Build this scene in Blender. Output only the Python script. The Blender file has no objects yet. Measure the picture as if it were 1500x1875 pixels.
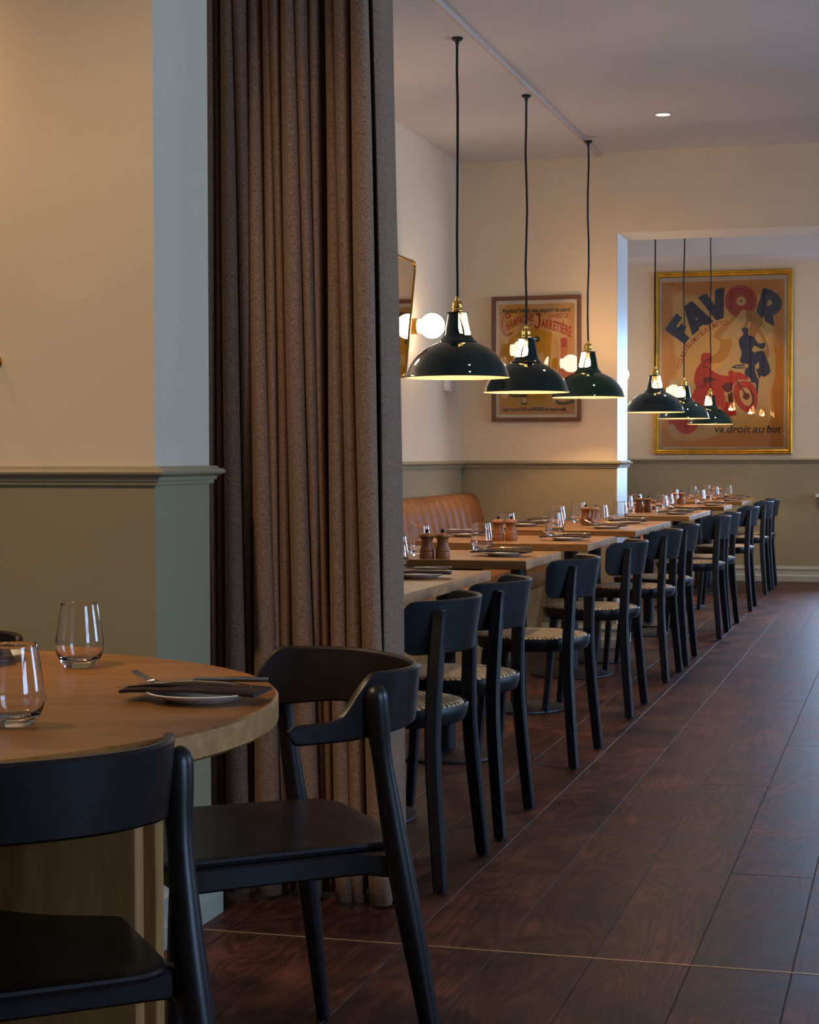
import bpy, bmesh, math, random
from math import sin, cos, pi, radians, sqrt, atan, atan2
from mathutils import Vector, Matrix

SC = bpy.context.scene
COL = SC.collection
random.seed(7)

# ------------------------------------------------------------------ camera
FOC = 3300.0                       # focal length for a 1500 px wide frame
YAW, PITCH, ROLL, EYE = atan(922 / FOC), atan((937.5 - 834) / FOC), 0.002, 1.12
_f = Vector((-sin(YAW) * cos(PITCH), cos(YAW) * cos(PITCH), -sin(PITCH)))
_r = Vector((cos(YAW), sin(YAW), 0))
_u = _r.cross(_f)
_r2 = _r * cos(ROLL) - _u * sin(ROLL)
_u2 = _r * sin(ROLL) + _u * cos(ROLL)
cam_data = bpy.data.cameras.new('camera')
cam_data.sensor_fit = 'HORIZONTAL'
cam_data.sensor_width = 36.0
cam_data.lens = 36.0 * FOC / 1500.0
cam_data.clip_start = 0.05
camera = bpy.data.objects.new('camera', cam_data)
COL.objects.link(camera)
M3 = Matrix((_r2, _u2, -_f)).transposed()
camera.matrix_world = Matrix.Translation((0, 0, EYE)) @ M3.to_4x4()
SC.camera = camera

# ------------------------------------------------------------------ world, exposure
world = bpy.data.worlds.new('world')
SC.world = world
world.use_nodes = True
world.node_tree.nodes['Background'].inputs[0].default_value = (0.50, 0.68, 1.0, 1)
world.node_tree.nodes['Background'].inputs[1].default_value = 1.0
SC.view_settings.view_transform = 'Standard'
SC.view_settings.look = 'None'
SC.view_settings.exposure = 0.93
SC.view_settings.gamma = 1.0
SC.view_settings.use_curve_mapping = False

# ------------------------------------------------------------------ large lights (daylight through the windows, ceiling spots, added fill spots)
DAY = (0.38, 0.62, 1.0)


def area(name, loc, rot, sx, sy, power, color=DAY, spread=180):
    l = bpy.data.lights.new(name, 'AREA')
    l.shape = 'RECTANGLE'
    l.size, l.size_y = sx, sy
    l.energy = power
    l.color = color
    l.spread = radians(spread)
    o = bpy.data.objects.new(name, l)
    o.location = loc
    o.rotation_euler = rot
    COL.objects.link(o)
    return o


def spot(name, loc, power, color=(1.0, 0.72, 0.41), ang=80, blend=0.8, rot=(0, 0, 0), size=0.04):
    l = bpy.data.lights.new(name, 'SPOT')
    l.energy = power
    l.color = color
    l.spot_size = radians(ang)
    l.spot_blend = blend
    l.shadow_soft_size = size
    o = bpy.data.objects.new(name, l)
    o.location = loc
    o.rotation_euler = rot
    COL.objects.link(o)
    return o


XR = 3.0                                    # inner face of the right-hand wall
WINDOWS_R = [(0.9, 1.5), (5.2, 1.5), (8.4, 1.5), (12.6, 1.5), (15.0, 1.3)]      # centre y, width
WIN_Z0, WIN_Z1 = 0.75, 2.45
DAY_POWER = [58, 56, 52, 62, 64]
for (wy, ww), p in zip(WINDOWS_R, DAY_POWER):
    area('daylight', (XR + 0.16, wy, (WIN_Z0 + WIN_Z1) / 2), (0, radians(90), 0), WIN_Z1 - WIN_Z0, ww, p)
area('daylight_far', (0.07, 16.48, 1.5), (radians(-90), 0, 0), 1.6, 1.4, 60)
for (sx, sy, sp) in [(-1.244, 9.287, 30), (-0.9, 6.4, 30), (-1.2, 12.9, 36), (-2.1, 2.2, 30), (-3.2, 2.0, 8), (-0.9, 14.6, 46)]:  # first sits at the visible downlight; near-room pair added to warm the frontal wall
    spot('ceiling_and_fill_spot', (sx, sy, 2.80 if sy < 10.3 else 2.96), sp, ang=105)
spot('ceiling_and_fill_spot', (-1.75, 1.7, 2.80), 42, ang=62, rot=(radians(50), 0, radians(-14)))  # added fill aimed at the curtain to brighten its folds, no fixture there

# ------------------------------------------------------------------ materials
MATS = {}


def nt(name):
    m = bpy.data.materials.new(name)
    m.use_nodes = True
    t = m.node_tree
    return m, t, t.nodes['Principled BSDF']


def lin(c):
    return tuple(((v / 255) / 12.92 if v / 255 <= 0.04045 else ((v / 255 + 0.055) / 1.055) ** 2.4) for v in c) + (1.0,)


def node(t, kind, **kw):
    n = t.nodes.new(kind)
    for k, v in kw.items():
        if k.startswith('i_'):
            n.inputs[k[2:].replace('_', ' ')].default_value = v
        else:
            setattr(n, k, v)
    return n


def plain(name, rgb, rough=0.5, metal=0.0, spec=0.5, noise=0.0, scale=8.0, bump=0.0, bscale=200.0, coat=0.0, emit=None, es=0.0):
    """plain colour (sRGB 0-255) with optional mottling and fine bump"""
    m, t, b = nt(name)
    b.inputs['Base Color'].default_value = lin(rgb)
    b.inputs['Roughness'].default_value = rough
    b.inputs['Metallic'].default_value = metal
    b.inputs['Specular IOR Level'].default_value = spec
    b.inputs['Coat Weight'].default_value = coat
    b.inputs['Coat Roughness'].default_value = 0.06
    tc = node(t, 'ShaderNodeTexCoord')
    if noise:
        n = node(t, 'ShaderNodeTexNoise', i_Scale=scale, i_Detail=5.0)
        t.links.new(tc.outputs['Object'], n.inputs['Vector'])
        mx = node(t, 'ShaderNodeMix', data_type='RGBA', blend_type='MULTIPLY')
        mx.inputs[0].default_value = 1.0
        mx.inputs[6].default_value = lin(rgb)
        r = node(t, 'ShaderNodeMapRange')
        r.inputs['From Min'].default_value = 0.3
        r.inputs['From Max'].default_value = 0.7
        r.inputs['To Min'].default_value = 1 - noise
        r.inputs['To Max'].default_value = 1 + noise
        t.links.new(n.outputs['Fac'], r.inputs['Value'])
        t.links.new(r.outputs['Result'], mx.inputs[7])
        t.links.new(mx.outputs[2], b.inputs['Base Color'])
    if bump:
        n2 = node(t, 'ShaderNodeTexNoise', i_Scale=bscale, i_Detail=3.0)
        t.links.new(tc.outputs['Object'], n2.inputs['Vector'])
        bp = node(t, 'ShaderNodeBump', i_Strength=bump, i_Distance=0.002)
        t.links.new(n2.outputs['Fac'], bp.inputs['Height'])
        t.links.new(bp.outputs['Normal'], b.inputs['Normal'])
    if emit:
        b.inputs['Emission Color'].default_value = emit
        b.inputs['Emission Strength'].default_value = es
    return m


def wood(name, dark, mid, light, axis='X', rough=0.4, stave=0.0, vary=0.25, grain=14.0, spec=0.4, bump=0.15):
    """wood with grain along an object axis; stave > 0 adds tone changes per glued stave"""
    m, t, b = nt(name)
    tc = node(t, 'ShaderNodeTexCoord')
    oi = node(t, 'ShaderNodeObjectInfo')
    add = node(t, 'ShaderNodeVectorMath', operation='ADD')
    mul = node(t, 'ShaderNodeVectorMath', operation='SCALE')
    cmb = node(t, 'ShaderNodeCombineXYZ')
    t.links.new(oi.outputs['Random'], cmb.inputs[0])
    t.links.new(oi.outputs['Random'], cmb.inputs[1])
    t.links.new(cmb.outputs[0], mul.inputs[0])
    mul.inputs['Scale'].default_value = 37.0
    t.links.new(tc.outputs['Object'], add.inputs[0])
    t.links.new(mul.outputs[0], add.inputs[1])
    mp = node(t, 'ShaderNodeMapping')
    s = {'X': (0.07, 1, 1), 'Y': (1, 0.10, 1), 'Z': (1, 1, 0.10)}[axis]
    mp.inputs['Scale'].default_value = s
    t.links.new(add.outputs[0], mp.inputs['Vector'])
    n1 = node(t, 'ShaderNodeTexNoise', i_Scale=grain, i_Detail=9.0, i_Roughness=0.62, i_Distortion=1.2)
    t.links.new(mp.outputs[0], n1.inputs['Vector'])
    n2 = node(t, 'ShaderNodeTexNoise', i_Scale=grain * 9, i_Detail=4.0, i_Roughness=0.7)
    t.links.new(mp.outputs[0], n2.inputs['Vector'])
    cr = node(t, 'ShaderNodeValToRGB')
    e = cr.color_ramp.elements
    e[0].position, e[0].color = 0.30, lin(dark)
    e[1].position, e[1].color = 0.72, lin(light)
    k = e.new(0.5)
    k.color = lin(mid)
    av = node(t, 'ShaderNodeMix', data_type='FLOAT')
    av.inputs[0].default_value = 0.32
    t.links.new(n1.outputs['Fac'], av.inputs[2])
    t.links.new(n2.outputs['Fac'], av.inputs[3])
    t.links.new(av.outputs[0], cr.inputs['Fac'])
    hsv = node(t, 'ShaderNodeHueSaturation')
    t.links.new(cr.outputs['Color'], hsv.inputs['Color'])
    rnd = oi.outputs['Random']
    if stave:
        sep = node(t, 'ShaderNodeSeparateXYZ')
        t.links.new(tc.outputs['Object'], sep.inputs[0])
        dv = node(t, 'ShaderNodeMath', operation='DIVIDE')
        t.links.new(sep.outputs['Y' if axis == 'X' else 'X'], dv.inputs[0])
        dv.inputs[1].default_value = stave
        fl = node(t, 'ShaderNodeMath', operation='FLOOR')
        t.links.new(dv.outputs[0], fl.inputs[0])
        wn = node(t, 'ShaderNodeTexWhiteNoise', noise_dimensions='1D')
        t.links.new(fl.outputs[0], wn.inputs['W'])
        rnd = wn.outputs['Value']
    mr = node(t, 'ShaderNodeMapRange')
    mr.inputs['To Min'].default_value = 1 - vary
    mr.inputs['To Max'].default_value = 1 + vary
    t.links.new(rnd, mr.inputs['Value'])
    t.links.new(mr.outputs['Result'], hsv.inputs['Value'])
    t.links.new(hsv.outputs['Color'], b.inputs['Base Color'])
    b.inputs['Roughness'].default_value = rough
    b.inputs['Specular IOR Level'].default_value = spec
    if bump:
        bp = node(t, 'ShaderNodeBump', i_Strength=bump, i_Distance=0.001)
        t.links.new(n2.outputs['Fac'], bp.inputs['Height'])
        t.links.new(bp.outputs['Normal'], b.inputs['Normal'])
    return m


def floor_wood():
    m, t, b = nt('stained_oak_floor')
    tc = node(t, 'ShaderNodeTexCoord')
    oi = node(t, 'ShaderNodeObjectInfo')
    cmb = node(t, 'ShaderNodeCombineXYZ')
    ml = node(t, 'ShaderNodeMath', operation='MULTIPLY')
    ml.inputs[1].default_value = 61.0
    t.links.new(oi.outputs['Random'], ml.inputs[0])
    t.links.new(ml.outputs[0], cmb.inputs[0])
    t.links.new(ml.outputs[0], cmb.inputs[2])
    add = node(t, 'ShaderNodeVectorMath', operation='ADD')
    t.links.new(tc.outputs['Object'], add.inputs[0])
    t.links.new(cmb.outputs[0], add.inputs[1])
    mp = node(t, 'ShaderNodeMapping')
    mp.inputs['Scale'].default_value = (1, 0.16, 1)
    t.links.new(add.outputs[0], mp.inputs['Vector'])
    # cathedral grain: bands of a distorted noise
    n1 = node(t, 'ShaderNodeTexNoise', i_Scale=5.0, i_Detail=2.0, i_Distortion=0.6)
    t.links.new(mp.outputs[0], n1.inputs['Vector'])
    mu = node(t, 'ShaderNodeMath', operation='MULTIPLY')
    mu.inputs[1].default_value = 120.0
    t.links.new(n1.outputs['Fac'], mu.inputs[0])
    sn = node(t, 'ShaderNodeMath', operation='SINE')
    t.links.new(mu.outputs[0], sn.inputs[0])
    n2 = node(t, 'ShaderNodeTexNoise', i_Scale=130.0, i_Detail=4.0)
    t.links.new(mp.outputs[0], n2.inputs['Vector'])
    n3 = node(t, 'ShaderNodeTexNoise', i_Scale=4.2, i_Detail=6.0, i_Roughness=0.65)
    t.links.new(add.outputs[0], n3.inputs['Vector'])
    cr = node(t, 'ShaderNodeValToRGB')
    e = cr.color_ramp.elements
    e[0].position, e[0].color = 0.30, lin((36, 25, 23))
    e[1].position, e[1].color = 0.70, lin((110, 63, 47))
    k = e.new(0.5)
    k.color = lin((76, 42, 31))
    t.links.new(n3.outputs['Fac'], cr.inputs['Fac'])
    gr = node(t, 'ShaderNodeMapRange')
    gr.inputs['From Min'].default_value = -1
    gr.inputs['To Min'].default_value = 0.66
    gr.inputs['To Max'].default_value = 1.22
    t.links.new(sn.outputs[0], gr.inputs['Value'])
    gr2 = node(t, 'ShaderNodeMapRange')
    gr2.inputs['From Min'].default_value = 0.3
    gr2.inputs['From Max'].default_value = 0.7
    gr2.inputs['To Min'].default_value = 0.8
    gr2.inputs['To Max'].default_value = 1.2
    t.links.new(n2.outputs['Fac'], gr2.inputs['Value'])
    pr = node(t, 'ShaderNodeMath', operation='MULTIPLY')
    t.links.new(gr.outputs[0], pr.inputs[0])
    t.links.new(gr2.outputs[0], pr.inputs[1])
    mr = node(t, 'ShaderNodeMapRange')
    mr.inputs['To Min'].default_value = 0.82
    mr.inputs['To Max'].default_value = 1.15
    t.links.new(oi.outputs['Random'], mr.inputs['Value'])
    pr2 = node(t, 'ShaderNodeMath', operation='MULTIPLY')
    t.links.new(pr.outputs[0], pr2.inputs[0])
    t.links.new(mr.outputs[0], pr2.inputs[1])
    hsv = node(t, 'ShaderNodeHueSaturation')
    t.links.new(cr.outputs['Color'], hsv.inputs['Color'])
    t.links.new(pr2.outputs[0], hsv.inputs['Value'])
    t.links.new(hsv.outputs['Color'], b.inputs['Base Color'])
    rr = node(t, 'ShaderNodeMapRange')
    rr.inputs['To Min'].default_value = 0.34
    rr.inputs['To Max'].default_value = 0.58
    t.links.new(n3.outputs['Fac'], rr.inputs['Value'])
    t.links.new(rr.outputs[0], b.inputs['Roughness'])
    b.inputs['Specular IOR Level'].default_value = 0.22
    bp = node(t, 'ShaderNodeBump', i_Strength=0.2, i_Distance=0.001)
    t.links.new(n2.outputs['Fac'], bp.inputs['Height'])
    t.links.new(bp.outputs['Normal'], b.inputs['Normal'])
    return m


def felt():
    m, t, b = nt('curtain_felt')
    tc = node(t, 'ShaderNodeTexCoord')
    n = node(t, 'ShaderNodeTexNoise', i_Scale=330.0, i_Detail=3.0, i_Roughness=0.7)
    t.links.new(tc.outputs['Object'], n.inputs['Vector'])
    cr = node(t, 'ShaderNodeValToRGB')
    e = cr.color_ramp.elements
    e[0].position, e[0].color = 0.36, lin((108, 79, 62))
    e[1].position, e[1].color = 0.66, lin((182, 147, 122))
    t.links.new(n.outputs['Fac'], cr.inputs['Fac'])
    t.links.new(cr.outputs['Color'], b.inputs['Base Color'])
    b.inputs['Roughness'].default_value = 0.95
    b.inputs['Specular IOR Level'].default_value = 0.1
    b.inputs['Sheen Weight'].default_value = 0.25
    b.inputs['Sheen Tint'].default_value = lin((200, 170, 150))
    bp = node(t, 'ShaderNodeBump', i_Strength=0.25, i_Distance=0.001)
    t.links.new(n.outputs['Fac'], bp.inputs['Height'])
    t.links.new(bp.outputs['Normal'], b.inputs['Normal'])
    return m


def cane():
    """woven cane: rows of twisted strands with dark gaps"""
    m, t, b = nt('woven_cane')
    tc = node(t, 'ShaderNodeTexCoord')
    mp = node(t, 'ShaderNodeMapping')
    mp.inputs['Rotation'].default_value = (0, 0, radians(58))
    t.links.new(tc.outputs['Object'], mp.inputs['Vector'])
    br = node(t, 'ShaderNodeTexBrick', offset=0.5, squash=1.0)
    br.inputs['Scale'].default_value = 1.0
    br.inputs['Color1'].default_value = lin((250, 220, 170))
    br.inputs['Color2'].default_value = lin((226, 182, 128))
    br.inputs['Mortar'].default_value = lin((62, 40, 25))
    br.inputs['Mortar Size'].default_value = 0.0026
    br.inputs['Mortar Smooth'].default_value = 0.3
    br.inputs['Brick Width'].default_value = 0.030
    br.inputs['Row Height'].default_value = 0.016
    t.links.new(mp.outputs[0], br.inputs['Vector'])
    wv = node(t, 'ShaderNodeTexWave', wave_type='BANDS', bands_direction='DIAGONAL', i_Scale=70.0, i_Distortion=1.0)
    t.links.new(mp.outputs[0], wv.inputs['Vector'])
    mx = node(t, 'ShaderNodeMix', data_type='RGBA', blend_type='MULTIPLY')
    mx.inputs[0].default_value = 0.2
    t.links.new(br.outputs['Color'], mx.inputs[6])
    t.links.new(wv.outputs['Color'], mx.inputs[7])
    t.links.new(mx.outputs[2], b.inputs['Base Color'])
    b.inputs['Roughness'].default_value = 0.55
    bp = node(t, 'ShaderNodeBump', i_Strength=0.7, i_Distance=0.002)
    t.links.new(mx.outputs[2], bp.inputs['Height'])
    t.links.new(bp.outputs['Normal'], b.inputs['Normal'])
    return m


def clear_glass(name, tint=(1, 1, 1, 1), ior=1.45):
    m, t, b = nt(name)
    b.inputs['Base Color'].default_value = tint
    b.inputs['Transmission Weight'].default_value = 1.0
    b.inputs['Roughness'].default_value = 0.0
    b.inputs['IOR'].default_value = ior
    return m


def sheet_glass(name, tint=(1, 1, 1, 1), boost=1.0):
    """thin pane: lets light straight through and mirrors a little, as picture glass and a lamp's bulb do"""
    m, t, b = nt(name)
    out = t.nodes['Material Output']
    tr = node(t, 'ShaderNodeBsdfTransparent')
    tr.inputs[0].default_value = tint
    gl = node(t, 'ShaderNodeBsdfGlossy')
    gl.inputs['Roughness'].default_value = 0.0
    fr = node(t, 'ShaderNodeFresnel', i_IOR=1.5)
    mu = node(t, 'ShaderNodeMath', operation='MULTIPLY')
    mu.inputs[1].default_value = boost
    mx = node(t, 'ShaderNodeMixShader')
    t.links.new(fr.outputs[0], mu.inputs[0])
    t.links.new(mu.outputs[0], mx.inputs[0])
    t.links.new(tr.outputs[0], mx.inputs[1])
    t.links.new(gl.outputs[0], mx.inputs[2])
    t.links.new(mx.outputs[0], out.inputs['Surface'])
    return m


def leather():
    m, t, b = nt('tan_leather')
    tc = node(t, 'ShaderNodeTexCoord')
    n = node(t, 'ShaderNodeTexNoise', i_Scale=6.0, i_Detail=6.0)
    t.links.new(tc.outputs['Object'], n.inputs['Vector'])
    cr = node(t, 'ShaderNodeValToRGB')
    e = cr.color_ramp.elements
    e[0].position, e[0].color = 0.3, lin((126, 78, 40))
    e[1].position, e[1].color = 0.7, lin((164, 104, 56))
    t.links.new(n.outputs['Fac'], cr.inputs['Fac'])
    t.links.new(cr.outputs['Color'], b.inputs['Base Color'])
    b.inputs['Roughness'].default_value = 0.42
    b.inputs['Specular IOR Level'].default_value = 0.5
    n2 = node(t, 'ShaderNodeTexNoise', i_Scale=180.0, i_Detail=2.0)
    t.links.new(tc.outputs['Object'], n2.inputs['Vector'])
    bp = node(t, 'ShaderNodeBump', i_Strength=0.15, i_Distance=0.001)
    t.links.new(n2.outputs['Fac'], bp.inputs['Height'])
    t.links.new(bp.outputs['Normal'], b.inputs['Normal'])
    return m


def aged_paper(name, edge, mid, cx, cz, hw, hh):
    """poster ground whose ink tone deepens towards the sheet's edges (object coordinates)"""
    m, t, b = nt(name)
    tc = node(t, 'ShaderNodeTexCoord')
    sp = node(t, 'ShaderNodeSeparateXYZ')
    t.links.new(tc.outputs['Object'], sp.inputs[0])

    def norm(o, c, h):
        s = node(t, 'ShaderNodeMath', operation='SUBTRACT')
        t.links.new(o, s.inputs[0])
        s.inputs[1].default_value = c
        d = node(t, 'ShaderNodeMath', operation='DIVIDE')
        t.links.new(s.outputs[0], d.inputs[0])
        d.inputs[1].default_value = h
        a = node(t, 'ShaderNodeMath', operation='ABSOLUTE')
        t.links.new(d.outputs[0], a.inputs[0])
        return a.outputs[0]
    mxm = node(t, 'ShaderNodeMath', operation='MAXIMUM')
    t.links.new(norm(sp.outputs[0], cx, hw), mxm.inputs[0])
    t.links.new(norm(sp.outputs[2], cz, hh), mxm.inputs[1])
    n = node(t, 'ShaderNodeTexNoise', i_Scale=3.0, i_Detail=4.0)
    t.links.new(tc.outputs['Object'], n.inputs['Vector'])
    ad = node(t, 'ShaderNodeMath', operation='MULTIPLY_ADD')
    t.links.new(n.outputs['Fac'], ad.inputs[0])
    ad.inputs[1].default_value = 0.35
    t.links.new(mxm.outputs[0], ad.inputs[2])
    cr = node(t, 'ShaderNodeValToRGB')
    e = cr.color_ramp.elements
    e[0].position, e[0].color = 0.92, lin(mid)
    e[1].position, e[1].color = 1.16, lin(edge)
    t.links.new(ad.outputs[0], cr.inputs['Fac'])
    t.links.new(cr.outputs['Color'], b.inputs['Base Color'])
    b.inputs['Roughness'].default_value = 0.8
    return m


WALL = plain('wall_paint', (224, 202, 173), 0.75, spec=0.25, noise=0.03, scale=1.5, bump=0.05, bscale=90)
DADO = plain('dado_paint', (154, 139, 108), 0.6, spec=0.3, noise=0.03, scale=1.5, bump=0.05, bscale=90)
RAIL = plain('dado_rail_paint', (158, 144, 114), 0.38, spec=0.5, noise=0.02, scale=3)
CEIL = plain('ceiling_paint', (214, 204, 198), 0.85, spec=0.2, noise=0.02, scale=1.0)
GLOSSW = plain('gloss_white_paint', (226, 222, 216), 0.35, spec=0.5, noise=0.02, scale=3)
SKIRT = plain('skirting_paint', (170, 166, 150), 0.4, spec=0.5, noise=0.02, scale=3)
FLOORW = floor_wood()
SUBF = plain('floor_joint', (74, 63, 59), 0.7, noise=0.1, scale=20)
BRASS_STRIP = plain('brass_strip', (216, 184, 140), 0.35, metal=0.6, noise=0.08, scale=30)
FELT = felt()
OAK_TOP = wood('oak_top', (114, 74, 34), (156, 106, 56), (186, 136, 80), 'X', 0.36, stave=0.085, vary=0.10, grain=12)
OAK_ROUND = wood('oak_round_top', (104, 64, 24), (154, 100, 44), (186, 130, 66), 'X', 0.36, stave=0.11, vary=0.12, grain=10)
OAK_EDGE = wood('oak_edge', (140, 90, 42), (182, 126, 68), (208, 154, 94), 'X', 0.5, stave=0.07, vary=0.16, grain=22)
OAK_PANEL = wood('oak_panel', (136, 90, 44), (172, 122, 66), (196, 146, 88), 'Z', 0.5, vary=0.1, grain=14)
MILLW = wood('mill_beech', (122, 72, 38), (154, 96, 54), (178, 118, 72), 'Z', 0.42, vary=0.12, grain=30)
BLACKW = plain('black_stained_beech', (14, 18, 27), 0.42, spec=0.5, noise=0.25, scale=40, bump=0.2, bscale=240)
BLACKW2 = plain('black_stained_ply', (14, 17, 25), 0.40, spec=0.5, noise=0.3, scale=60, bump=0.25, bscale=300)
WENGE = plain('dark_brown_beech', (29, 19, 18), 0.36, spec=0.5, noise=0.2, scale=30, bump=0.06, bscale=200)
IRON = plain('black_cast_iron', (24, 25, 28), 0.5, spec=0.5, noise=0.15, scale=40, bump=0.2, bscale=120)
CANE = cane()
ENAMEL = plain('green_enamel', (8, 34, 32), 0.04, spec=0.5, noise=0.1, scale=5)
CREAM = plain('cream_enamel', (250, 232, 205), 0.3, spec=0.5)
BRASS = plain('polished_brass', (214, 170, 84), 0.18, metal=1.0, noise=0.06, scale=30)
BRASS_D = plain('brushed_brass', (190, 142, 66), 0.35, metal=1.0, noise=0.12, scale=20)
GILT = plain('gilded_frame', (206, 156, 52), 0.3, metal=0.85, noise=0.2, scale=14, bump=0.1, bscale=60)
WALNUT = wood('walnut_frame', (84, 46, 24), (112, 66, 38), (138, 88, 54), 'X', 0.45, vary=0.1, grain=30)
CORD = plain('black_cord', (14, 13, 13), 0.8, noise=0.2, scale=200)
TUMBLER = clear_glass('tumbler_glass')
BULBG = sheet_glass('bulb_glass', (1.0, 0.93, 0.80, 1), 1.2)
PANE = sheet_glass('picture_glass', (0.99, 0.99, 0.98, 1), 1.0)
MIRROR = plain('mirror_silver', (232, 230, 224), 0.0, metal=1.0)
FILAMENT = plain('glowing_filament', (255, 190, 110), 0.5, emit=(1.0, 0.62, 0.24, 1), es=14.0)
OPAL = plain('opal_globe', (255, 246, 232), 0.25, emit=(1.0, 0.86, 0.66, 1), es=9.0)
DOWNL = plain('downlight_lens', (255, 240, 210), 0.4, emit=(1.0, 0.86, 0.62, 1), es=2.2)
LEATHER = leather()
CHINA = plain('white_china', (246, 240, 230), 0.18, spec=0.5, noise=0.03, scale=20)
NAPKIN = plain('brown_napkin', (56, 34, 28), 0.7, spec=0.3, noise=0.15, scale=60, bump=0.2, bscale=300)
STEEL = plain('stainless_steel', (206, 202, 196), 0.12, metal=1.0, noise=0.03, scale=40)
WHITEP = plain('white_plastic', (232, 230, 226), 0.35)
DARKP = plain('dark_socket_hole', (40, 42, 46), 0.5)
BLACKKNOB = plain('black_knob', (20, 18, 18), 0.25)

# ------------------------------------------------------------------ object helpers


def tag(o, label=None, cat=None, group=None, kind=None):
    if label:
        o['label'] = label
    if cat:
        o['category'] = cat
    if group:
        o['group'] = group
    if kind:
        o['kind'] = kind
    return o


def obj(name, bm, mat, parent=None, angle=32, smooth=True):
    """link a bmesh as ONE mesh object"""
    me = bpy.data.meshes.new(name)
    bmesh.ops.recalc_face_normals(bm, faces=bm.faces)
    bm.to_mesh(me)
    bm.free()
    for m in (mat if isinstance(mat, (list, tuple)) else [mat]):
        me.materials.append(m)
    if smooth:
        me.shade_smooth()
        me.set_sharp_from_angle(angle=radians(angle))
    o = bpy.data.objects.new(name, me)
    COL.objects.link(o)
    if parent is not None:
        o.parent = parent
    return o


def thing(name, label, cat, loc=(0, 0, 0), rz=0.0, group=None):
    o = bpy.data.objects.new(name, None)
    o.empty_display_size = 0.1
    o.location = loc
    o.rotation_euler = (0, 0, rz)
    COL.objects.link(o)
    return tag(o, label, cat, group)


def copy_tree(o, parent=None):
    c = o.copy()
    COL.objects.link(c)
    if parent is not None:
        c.parent = parent
    for ch in list(o.children):
        if ch.type in ('MESH', 'EMPTY', 'LIGHT'):
            copy_tree(ch, c)
    return c


def box(bm, x0, x1, y0, y1, z0, z1, bevel=0.0, mat=0, seg=2):
    vs = [bm.verts.new((x, y, z)) for x in (x0, x1) for y in (y0, y1) for z in (z0, z1)]
    fs = []
    for q in ((0, 1, 3, 2), (4, 6, 7, 5), (0, 4, 5, 1), (2, 3, 7, 6), (0, 2, 6, 4), (1, 5, 7, 3)):
        f = bm.faces.new([vs[i] for i in q])
        f.material_index = mat
        fs.append(f)
    if bevel:
        es = {e for f in fs for e in f.edges}
        bmesh.ops.bevel(bm, geom=list(es), offset=bevel, segments=seg, profile=0.5, affect='EDGES')
    return vs


def newbox(*a, **k):
    bm = bmesh.new()
    box(bm, *a, **k)
    return bm


def lathe(bm, prof, seg=32, center=(0, 0, 0), a0=0.0, a1=2 * pi, mat=0):
    """surface of revolution about z; prof = [(r, z)]"""
    full = abs(a1 - a0 - 2 * pi) < 1e-6
    n = seg if full else seg + 1
    rings = []
    for r, z in prof:
        if r < 1e-6:
            rings.append([bm.verts.new((center[0], center[1], center[2] + z))])
        else:
            rings.append([bm.verts.new((center[0] + r * cos(a0 + (a1 - a0) * i / seg), center[1] + r * sin(a0 + (a1 - a0) * i / seg), center[2] + z)) for i in range(n)])
    for A, B in zip(rings, rings[1:]):
        for i in range(seg):
            j = (i + 1) % n
            if len(A) == 1 and len(B) == 1:
                continue
            if len(A) == 1:
                f = bm.faces.new((A[0], B[i], B[j]))
            elif len(B) == 1:
                f = bm.faces.new((A[i], B[0], A[j]))
            else:
                f = bm.faces.new((A[i], B[i], B[j], A[j]))
            f.material_index = mat
    return rings


def sweep(bm, pts, sect, cap=True, scales=None, up=None):
    """sweep a closed 2D section along 3D points; scales per point (float or (sx, sy))"""
    pts = [Vector(p) for p in pts]
    n = len(pts)
    tang = []
    for i in range(n):
        a = pts[max(i - 1, 0)]
        b = pts[min(i + 1, n - 1)]
        tang.append((b - a).normalized())
    ref = Vector(up) if up else (Vector((0, 0, 1)) if abs(tang[0].z) < 0.9 else Vector((0, 1, 0)))
    nx = (ref - tang[0] * ref.dot(tang[0])).normalized()
    rings = []
    for i in range(n):
        nx = (nx - tang[i] * nx.dot(tang[i])).normalized()
        ny = tang[i].cross(nx)
        s = scales[i] if scales else 1.0
        sx, sy = s if isinstance(s, tuple) else (s, s)
        rings.append([bm.verts.new(pts[i] + nx * (a * sx) + ny * (b * sy)) for a, b in sect])
    k = len(sect)
    for A, B in zip(rings, rings[1:]):
        for i in range(k):
            bm.faces.new((A[i], A[(i + 1) % k], B[(i + 1) % k], B[i]))
    if cap:
        bm.faces.new(list(reversed(rings[0])))
        bm.faces.new(rings[-1])
    return rings


def circle(n=10, r=1.0):
    return [(r * cos(2 * pi * i / n), r * sin(2 * pi * i / n)) for i in range(n)]


def rsquare(w, h, c):
    """square section with chamfered corners"""
    a, b = w / 2, h / 2
    return [(a, -b + c), (a, b - c), (a - c, b), (-a + c, b), (-a, b - c), (-a, -b + c), (-a + c, -b), (a - c, -b)]


def spline(pts, n):
    """Catmull-Rom through 3D points, n samples per span"""
    P = [Vector(p) for p in pts]
    P = [P[0] * 2 - P[1]] + P + [P[-1] * 2 - P[-2]]
    out = []
    for i in range(1, len(P) - 2):
        for k in range(n):
            t = k / n
            a, b, c, d = P[i - 1], P[i], P[i + 1], P[i + 2]
            out.append(0.5 * ((2 * b) + (c - a) * t + (2 * a - 5 * b + 4 * c - d) * t * t + (3 * b - a - 3 * c + d) * t ** 3))
    out.append(P[-2])
    return out


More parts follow.
